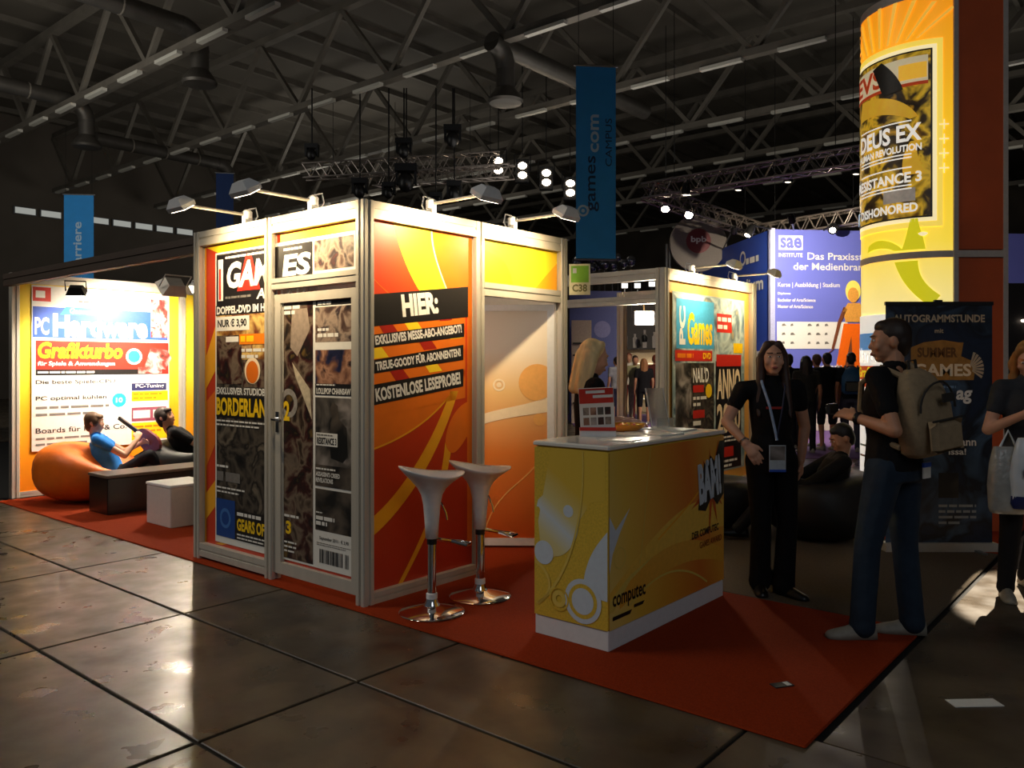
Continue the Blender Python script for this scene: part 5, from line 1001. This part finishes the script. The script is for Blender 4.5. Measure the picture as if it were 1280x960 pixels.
        for x in (-1, 1): h.cone(hp(.05*x, -.06, 0), hp(.07*x, -.075, -ln), .055*s, .03*s); h.cone(hp(.04*x, .02, .10), hp(.078*x, -.025, -.01), .03*s, .03*s); h.cone(hp(.078*x, -.025, 0), hp(.085*x, -.03, -ln*.9), .034*s, .026*s)
        h.cone(hp(0, -.07, 0), hp(0, -.09, -ln*.95), .07*s, .045*s)
        if hair == 'curly':
            rr = random.Random(4)
            for k in range(26): a = rr.uniform(2.6, 6.8); z = rr.uniform(-ln, .02); h.ell(hp(.10*math.cos(a), -.02+.085*math.sin(a), z), (.028*s, .028*s, .034*s), 8, HM)
    remesh('hair', h, hm_, t, v2*.8 if not coarse else vox, 3)
    t['_P'] = 0; del t['_P']
    return t, P, HM, hp

# man with backpack
mt, P, HM, hp = person('man in black shirt and blue jeans wearing a tan backpack, seen from behind', (2.11, 4.47, .012), 38, 1.73, vox=.0065, hair='short', hairc=(44, 30, 22), shirt=(18, 17, 19), trous=(36, 48, 62), shoe=SHOE_G, skin=SKIN2, fat=1.1, sleeve=.62, yaw=36, pitch=-4, flare=.012,
    J=dict(elbL=(-.25, -.13, 1.14), wriL=(-.225, .11, 1.20), hanL=(-.195, .19, 1.22), pnL=(-.6, 0, .8), elbR=(.36, -.12, 1.15), wriR=(.36, .10, 1.02), hanR=(.31, .17, .99), ankL=(-.205, .07, .085), toeL=(-.34, .18, .035), kneL=(-.17, .06, .50), ankR=(.08, -.06, .085), toeR=(-.04, .08, .035), kneR=(.10, -.01, .49), hipL=(-.10, 0, .92), hipR=(.10, 0, .92)))
TANC = mat('tan_canvas', (150, 128, 98), .9, 0, .1, 30, bump=.3, bscale=200); DKC = mat('dark_webbing', (40, 36, 32), .8)
bk = thing('backpack', 'tan canvas backpack with dark zips on the man in black', 'backpack', mt.matrix_world @ Matrix.Translation((.0, -.125, 1.0)) @ Matrix.Rotation(math.radians(-14), 4, 'Z') @ Matrix.Rotation(math.radians(-7), 4, 'Y'))
body = []
for z, w_, y0, d in ((0, .10, -.0, .10), (.03, .145, .01, .15), (.12, .16, .015, .175), (.26, .155, .015, .165), (.36, .135, .01, .13), (.43, .10, .01, .09), (.465, .05, .0, .04)):
    body.append([(w_*math.copysign(abs(math.cos(q))**.6, math.cos(q)), y0-d/2*(1+math.copysign(abs(math.sin(q))**.6, math.sin(q)))*1.0, z) for q in [2*PI*k/24 for k in range(24)]])
build('main_bag', MB().loft(body), TANC, bk, smooth='all')
build('front_pocket', MB().bbox(-.115, -.215, .04, .115, -.165, .20, .03), TANC, bk, smooth=True)
build('zip', MB().tube([(.13*math.cos(a), -.175+.02*abs(math.cos(a)), .25+.15*math.sin(a)) for a in [PI*i/12 for i in range(13)]], .006, 6), DKC, bk); build('pocket_zip', MB().tube([(-.11, -.208, .205), (.11, -.208, .205)], .006, 6), DKC, bk)
build('brand_patch', MB().box(-.0, -.193, .29, .075, -.182, .335), DKC, bk); build('haul_loop', MB().tube([(-.03, -.02, .45), (-.025, -.02, .51), (.025, -.02, .51), (.03, -.02, .45)], .008, 6), DKC, bk)
for x in (-1, 1): build('shoulder_strap', MB().tube([(.07*x, -.02, .43), (.10*x, .09, .485), (.115*x, .22, .40), (.13*x, .235, .25), (.15*x, .12, .10), (.14*x, -.02, .06)], .017, 8), TANC, bk, smooth=True)
bg = thing('name_badge', 'white name badge on the hip of the man with the backpack', 'badge', mt.matrix_world @ Matrix.Translation((.05, -.155, .90))); build('card', MB().box(-.04, -.004, -.03, .04, .004, .03), PAP, bg); build('blue_stripe', MB().box(-.04, -.006, .03, .04, .006, .055), BLP, bg)
cm = thing('compact_camera', 'small dark device held in the left hand of the man with the backpack', 'camera', mt.matrix_world @ Matrix.Translation((-.175, .265, 1.235))); build('camera_body', MB().bbox(-.05, -.012, -.03, .05, .012, .03, .006), BLKPL, cm); build('camera_lens', MB().tube([(0, .012, 0), (0, .03, 0)], .018, 14), ALUD, cm)
o = build('watch', MB().lathe([(.033, -.012), (.036, 0), (.033, .012)], 14), BLKPL, mt, Matrix.Translation(P['wriL'].lerp(P['elbL'], .12)) @ (P['wriL']-P['elbL']).to_track_quat('Z', 'Y').to_matrix().to_4x4())

# standing woman at the counter
wt, P, HM, hp = person('woman in black with long dark hair and lanyard leaning on the counter end', (1.70, 5.30, .012), 178, 1.63, vox=.006, hair='long', hairc=(58, 34, 24), shirt=(17, 16, 18), trous=(15, 14, 16), girl=True, sleeve=.45, yaw=-6, pitch=4, flare=.02,
    J=dict(shoR=(.19, .0, 1.32), elbR=(.295, .02, 1.11), wriR=(.215, .19, .985), hanR=(.16, .235, .90), pnR=(.3, .8, .3), shoL=(-.165, 0, 1.335), elbL=(-.235, -.06, 1.07), wriL=(-.20, -.03, .85), hanL=(-.19, .0, .78), pel=(-.0, 0, .89), hipR=(.085, 0, .86), hipL=(-.085, 0, .86), ankR=(.07, -.02, .08), toeR=(.10, .15, .03), kneR=(.075, .03, .47), ankL=(-.06, .07, .08), toeL=(-.16, .22, .03), kneL=(-.085, .06, .47)))
ly = thing('lanyard', 'pale blue lanyard with badge card hanging on the standing woman', 'lanyard', wt.matrix_world.copy())
LYM = mat('lanyard_ribbon', (150, 170, 200), .6)
build('ribbon', MB().tube([(.07, .0, 1.41), (.085, .09, 1.36), (.05, .135, 1.22), (.01, .135, 1.04), (.005, .14, 1.0)], .009, 6), LYM, ly); build('ribbon', MB().tube([(-.06, .0, 1.41), (-.06, .095, 1.34), (-.03, .135, 1.2), (.0, .137, 1.04), (.005, .14, 1.0)], .006, 6), mat('dark_ribbon', (30, 34, 60), .6), ly)
build('card', MB().box(-.05, .14, .80, .055, .146, .97), mat('badge_card', (186, 196, 202), .4), ly); build('card_print', MB().box(-.045, .146, .875, .05, .148, .965), ARTG, ly); build('card_edge', MB().box(-.05, .146, .80, .055, .149, .815), BLP, ly)
build('chest_print', MB().box(-.03, .128, 1.2, .07, .136, 1.215), DKR, wt); o = build('bracelet', MB().lathe([(.031, -.006), (.034, 0), (.031, .006)], 12), CHROME, wt, Matrix.Translation(P['wriR'].lerp(P['elbR'], .08)) @ (P['wriR']-P['elbR']).to_track_quat('Z', 'Y').to_matrix().to_4x4())

# blond woman behind the counter
person('blond woman in a black top standing behind the counter, in profile', (.52, 5.36, .012), -82, 1.64, vox=.007, hair='bob', hairc=(238, 204, 146), shirt=(18, 17, 19), trous=(20, 19, 22), girl=True, sleeve=.55, yaw=4, pitch=-14,
    J=dict(elbR=(.20, .02, 1.05), wriR=(.13, .22, 1.11), hanR=(.10, .31, 1.11), pnR=(0, 0, 1), elbL=(-.2, .02, 1.06), wriL=(-.12, .24, 1.11), hanL=(-.08, .32, 1.11), pnL=(0, 0, 1)))

# woman with bags at the right edge
rt, P, HM, hp = person('woman with curly blond hair and grey top at the right edge looking at her phone', (3.36, 5.28, .0), 172, 1.64, vox=.007, hair='curly', hairc=(168, 116, 60), shirt=(52, 54, 58), trous=(20, 19, 22), shoe=SHOE_G, girl=True, sleeve=.5, yaw=-25, pitch=-22,
    J=dict(elbR=(.235, .0, 1.07), wriR=(.10, .22, 1.19), hanR=(.03, .28, 1.22), pnR=(.2, 1, -.3), elbL=(-.235, .0, 1.07), wriL=(-.10, .22, 1.19), hanL=(-.03, .28, 1.22), pnL=(-.2, 1, -.3), ankR=(.17, .10, .085), toeR=(.21, .27, .035), kneR=(.13, .08, .48), ankL=(-.09, -.2, .09), toeL=(-.09, -.02, .04), kneL=(-.10, -.05, .48)))
ph = thing('phone', 'dark mobile phone in the hands of the woman with curly hair', 'phone', rt.matrix_world @ Matrix.Translation((0, .335, 1.24)) @ Matrix.Rotation(math.radians(-35), 4, 'X')); build('case', MB().bbox(-.032, -.006, -.06, .032, .006, .06, .004), BLKPL, ph); build('screen', MB().box(-.028, -.0075, -.05, .028, -.006, .05), mat('phone_screen', (40, 50, 60), .2), ph)
tb = thing('carrier_bag', 'white and blue plastic carrier bag hanging from the hands of the woman', 'bag', rt.matrix_world @ Matrix.Translation((.03, .27, .60)))
PLB = mat('white_polythene', (200, 206, 212), .35, 0, .1, 6, bump=.5, bscale=14); NVB = mat('navy_bag_print', (24, 34, 84), .4)
rg = []
for z, wx, wy in ((0, .17, .045), (.03, .185, .055), (.18, .19, .06), (.32, .175, .05), (.42, .15, .03), (.44, .14, .022)):
    rg.append([(wx*math.copysign(abs(math.cos(q))**.5, math.cos(q))*(1+.02*math.sin(7*q+z*20)), wy*math.copysign(abs(math.sin(q))**.7, math.sin(q))*(1+.12*math.sin(5*q+z*30)), z) for q in [2*PI*k/28 for k in range(28)]])
build('bag_body', MB().loft(rg), PLB, tb, smooth='all'); 
bl = [[(x*1.015, y*1.03, z) for x, y, z in r_] for r_ in (rg[0], rg[1])]+[[(a[0]*.72+b[0]*.28, (a[1]*.72+b[1]*.28)*1.04, .08) for a, b in zip(rg[1], rg[2])]]
build('blue_foot', MB().loft(bl, False), NVB, tb, smooth='all')
for y in (-1, 1): build('bag_handle', MB().tube([(-.08, .02*y, .43), (-.06, .012*y, .53), (-.01, .0, .60), (.04, .012*y, .53), (.06, .02*y, .43)], .011, 6), PLB, tb, smooth=True)
for k in range(4): build('printed_square', MB().box(-.14+.075*k, .066, .20, -.085+.075*k, .069, .25), NVB, tb)
build('printed_logo', MB().box(-.06, .062, .32, .03, .066, .37), NVB, tb)
wb2 = thing('carrier_bag', 'crumpled clear plastic bag behind the white carrier bag', 'bag', rt.matrix_world @ Matrix.Translation((.20, .2, .56))); build('bag_body', MB().loft([[(x*.6, y*1.2, z*.95) for x, y, z in r_] for r_ in rg]), mat('crumpled_film', (150, 150, 146), .25, 0, .15, 8, bump=.8, bscale=20), wb2, smooth='all'); build('bag_handle', MB().tube([(-.05, 0, .41), (0, .0, .52), (.05, 0, .41)], .008, 6), PLB, wb2)

# seated people -------------------------------------------------
def seat(z=.42, lean=.25, kz=.5, ky=.42, foot=.72, s=1.):
    c, sn = math.cos(lean), math.sin(lean); J = {}
    def up(h, x=0, f=0): return (x*s, (-sn*h+c*f)*s, z+(c*h+sn*f)*s)
    for k, h in (('pel', 0), ('wai', .14), ('che', .33), ('upp', .46), ('nec', .54)): J[k] = up(h)
    J['head'] = up(.66, 0, .05)
    for sd, x in (('R', 1), ('L', -1)):
        J['hip'+sd] = (.09*s*x, .02, z-.02); J['kne'+sd] = (.12*s*x, ky*s, kz); J['ank'+sd] = (.11*s*x, foot*s, .12); J['toe'+sd] = (.13*s*x, (foot+.17)*s, .10); J['sho'+sd] = up(.475, .18*x)
    return J
J = seat(.22, .42, .42, .38, .66, .92); J.update(elbR=(.24, .10, .44), wriR=(.10, .22, .60), hanR=(.04, .24, .66), elbL=(-.22, .08, .44), wriL=(-.08, .26, .54), hanL=(-.02, .32, .56))
person('boy in a blue shirt sitting on the orange beanbag holding a toy guitar', (*W(.86, 5.30, .012)[:2], .06), -66, 1.6, J, .010, 'fringe', (96, 66, 40), (40, 120, 205), (28, 28, 34), SHOE_G, yaw=-8)
gt = thing('toy_guitar', 'small dark toy guitar controller held by the boy in blue', 'toy', TZ(*W(.86, 5.30)[:2], .06, math.radians(-66)) @ Matrix.Translation((-.02, .34, .58)) @ Matrix.Rotation(.8, 4, 'Z') @ Matrix.Rotation(.5, 4, 'Y'))
build('guitar_body', MB().loft([[(.16*math.cos(q)*(1+.18*math.cos(2*q)), y, .11*math.sin(q)*(1+.15*math.sin(3*q))) for q in [2*PI*k/20 for k in range(20)]] for y in (-.02, .02)]), mat('maroon_toy', (110, 50, 50), .3), gt); build('guitar_neck', MB().box(-.5, -.012, -.02, -.12, .012, .02), BLKPL, gt); build('strum_bar', MB().box(-.02, .02, -.03, .03, .03, .03), WHITE, gt)
J = seat(.28, .72, .46, .38, .62, .95); J.update(elbR=(.26, .02, .42), wriR=(.08, .18, .46), hanR=(.02, .22, .46), elbL=(-.26, .02, .42), wriL=(-.06, .18, .48), hanL=(.0, .20, .50))
person('boy in black lying back on the black beanbag in the lounge', (*W(1.75, 5.1, .012)[:2], .1), -60, 1.68, J, .010, 'fringe', (44, 26, 20), (26, 25, 28), (196, 194, 196), SHOE_G, yaw=-30, pitch=18, sleeve=.5)
J = seat(.27, .38, .46, .40, .70, .95); J.update(elbR=(.22, .14, .50), wriR=(.12, .34, .54), hanR=(.08, .40, .56), elbL=(-.22, .14, .50), wriL=(-.12, .34, .54), hanL=(-.08, .40, .56))
st_, P, HM, hp = person('dark haired person in black reading on the black beanbag at the right', (2.60, 6.86, .0), 82, 1.68, J, .010, 'short', (26, 18, 16), (24, 23, 22), (26, 26, 28), SHOE_B, SKIN2, yaw=8, pitch=-25, sleeve=1.5)
mg = thing('magazine', 'open magazine held by the seated reader on the black beanbag', 'magazine', st_.matrix_world @ Matrix.Translation((0, .47, .60)) @ Matrix.Rotation(math.radians(38), 4, 'X'))
for x in (-1, 1): build('page', MB().loft([[(0, -.003, -.14), (.2*x, -.03, -.14), (.2*x, -.027, .14), (0, 0, .14)], [(0, -.007, -.14), (.2*x, -.034, -.14), (.2*x, -.031, .14), (0, -.004, .14)]]), [ARTW, PAP][x > 0], mg)

# crowd in the background -------------------------------------------------
def bystander(label, u, d, psi, H, hairc, shirt, trous, hair='short', shorts=False, J={}, grp='crowd before the violet stand', fat=1., sleeve=.6):
    return person(label, ((u-640)/1011*d, d, .01), psi, H, J, .016, hair, hairc, shirt, trous, SHOE_G, SKIN2, sleeve=sleeve, coarse=True, shorts=shorts, group=grp, fat=fat)
crowd = [('person in black standing hidden at the left of the crowd by the woman', 986, 14.2, 5, 1.66, (30, 22, 18), (22, 22, 24), (26, 26, 30), 'short', False), ('person with long dark hair and grey jacket in the crowd', 1008, 13.6, -8, 1.62, (28, 20, 18), (44, 44, 42), (30, 30, 34), 'long', False),
    ('person with brown hair behind the grey jacket in the crowd', 1021, 14.6, 10, 1.66, (90, 58, 34), (60, 56, 50), (50, 46, 44), 'short', True), ('tall dark haired person in black shorts at the centre of the crowd', 1034, 14.0, 4, 1.68, (22, 16, 14), (20, 20, 22), (28, 28, 32), 'short', True), ('short person in brown between the crowd and the blue backpack', 1049, 15.2, 0, 1.45, (50, 32, 22), (70, 52, 40), (54, 52, 60), 'short', True), ('person with blue backpack at the right end of the crowd', 1064, 13.8, -20, 1.68, (24, 18, 16), (22, 24, 28), (60, 60, 74), 'short', False)]
for c in crowd: bt = bystander(*c)
bb = thing('backpack', 'blue and black backpack on the person right in the crowd', 'backpack', bt[0].matrix_world @ Matrix.Translation((0, -.13, .98)))
build('main_bag', MB().loft([[(w_*math.cos(q), -d/2+d/2*math.sin(q), z) for q in [2*PI*k/16 for k in range(16)]] for z, w_, d in ((0, .12, .14), (.06, .17, .2), (.3, .16, .2), (.42, .1, .12), (.46, .04, .05))]), mat('blue_nylon', (30, 80, 120), .6), bb, smooth='all'); build('front_pocket', MB().bbox(-.11, -.23, .05, .11, -.17, .22, .02), BLKPL, bb)
for x in (-1, 1): build('shoulder_strap', MB().tube([(.08*x, -.02, .42), (.1*x, .1, .47), (.12*x, .2, .38), (.14*x, .1, .1)], .018, 6), BLKPL, bb)
G2 = 'visitors seen through the open frame'
for c in [('visitor in a pale patterned shirt seen through the open frame, leftmost', 771, 20, 20, 1.66, (40, 28, 22), (150, 150, 156), (40, 40, 60), 'short', True), ('bald visitor in a white shirt seen through the open frame', 786, 21.5, 170, 1.78, (120, 70, 50), (210, 204, 190), (120, 40, 40), 'short', False), ('visitor in a khaki shirt seen through the open frame, second from right', 794, 20.5, 180, 1.70, (70, 46, 34), (150, 146, 110), (140, 130, 110), 'short', False), ('visitor in a black dress with fair hair seen through the open frame', 805, 20, 0, 1.62, (150, 100, 60), (24, 22, 26), (26, 24, 28), 'long', True), ('visitor in dark red beside the frame post, rightmost', 819, 21, 0, 1.72, (110, 50, 30), (80, 34, 30), (36, 30, 40), 'short', False)]: bystander(*c, grp=G2)

#==SECTION finish
# ------------------------------------------------------------------ turn lettering into meshes, freeze remeshed bodies
bpy.context.view_layer.update(); dg = bpy.context.evaluated_depsgraph_get()
def text_mesh(ob):
    me = bpy.data.meshes.new_from_object(ob.evaluated_get(dg)); xs = [v.co.x for v in me.vertices]; ys = [v.co.y for v in me.vertices]
    return me, min(xs), max(xs), min(ys), max(ys)
for ob, name, par, x, y, w_, h, rot, z, m in TXT:
    me, a, b, c, d = text_mesh(ob); cr, sr = math.cos(rot), math.sin(rot)
    for v in me.vertices:
        p, q = (v.co.x-a)/(b-a)*w_, (v.co.y-c)/(d-c)*h; v.co = (x+p*cr-q*sr, y+p*sr+q*cr, z)
    me.materials.clear(); me.materials.append(m); link(bpy.data.objects.new(name, me), par)
for ob, par, x, y, w_, h, off, m in ARCQ:
    me, a, b, c, d = text_mesh(ob)
    bm = bmesh.new(); bm.from_mesh(me); bmesh.ops.triangulate(bm, faces=bm.faces); bmesh.ops.subdivide_edges(bm, edges=[e for e in bm.edges if e.calc_length() > .3], cuts=1); bm.to_mesh(me); bm.free()
    for v in me.vertices:
        u = x+w_-(v.co.x-a)/(b-a)*w_; q = y+(v.co.y-c)/(d-c)*h; an = u/Rr; v.co = (-(Rr+off)*math.sin(an), Rr-(Rr+off)*math.cos(an), q)
    me.materials.clear(); me.materials.append(m); link(bpy.data.objects.new('lettering', me), par)
for o in REM:
    me = bpy.data.meshes.new_from_object(o.evaluated_get(dg)); m = o.data.materials[0]; o.modifiers.clear(); o.data = me
    me.materials.clear(); me.materials.append(m)
    for p in me.polygons: p.use_smooth = True
for ob, *_ in TXT+ARCQ: bpy.data.objects.remove(ob)
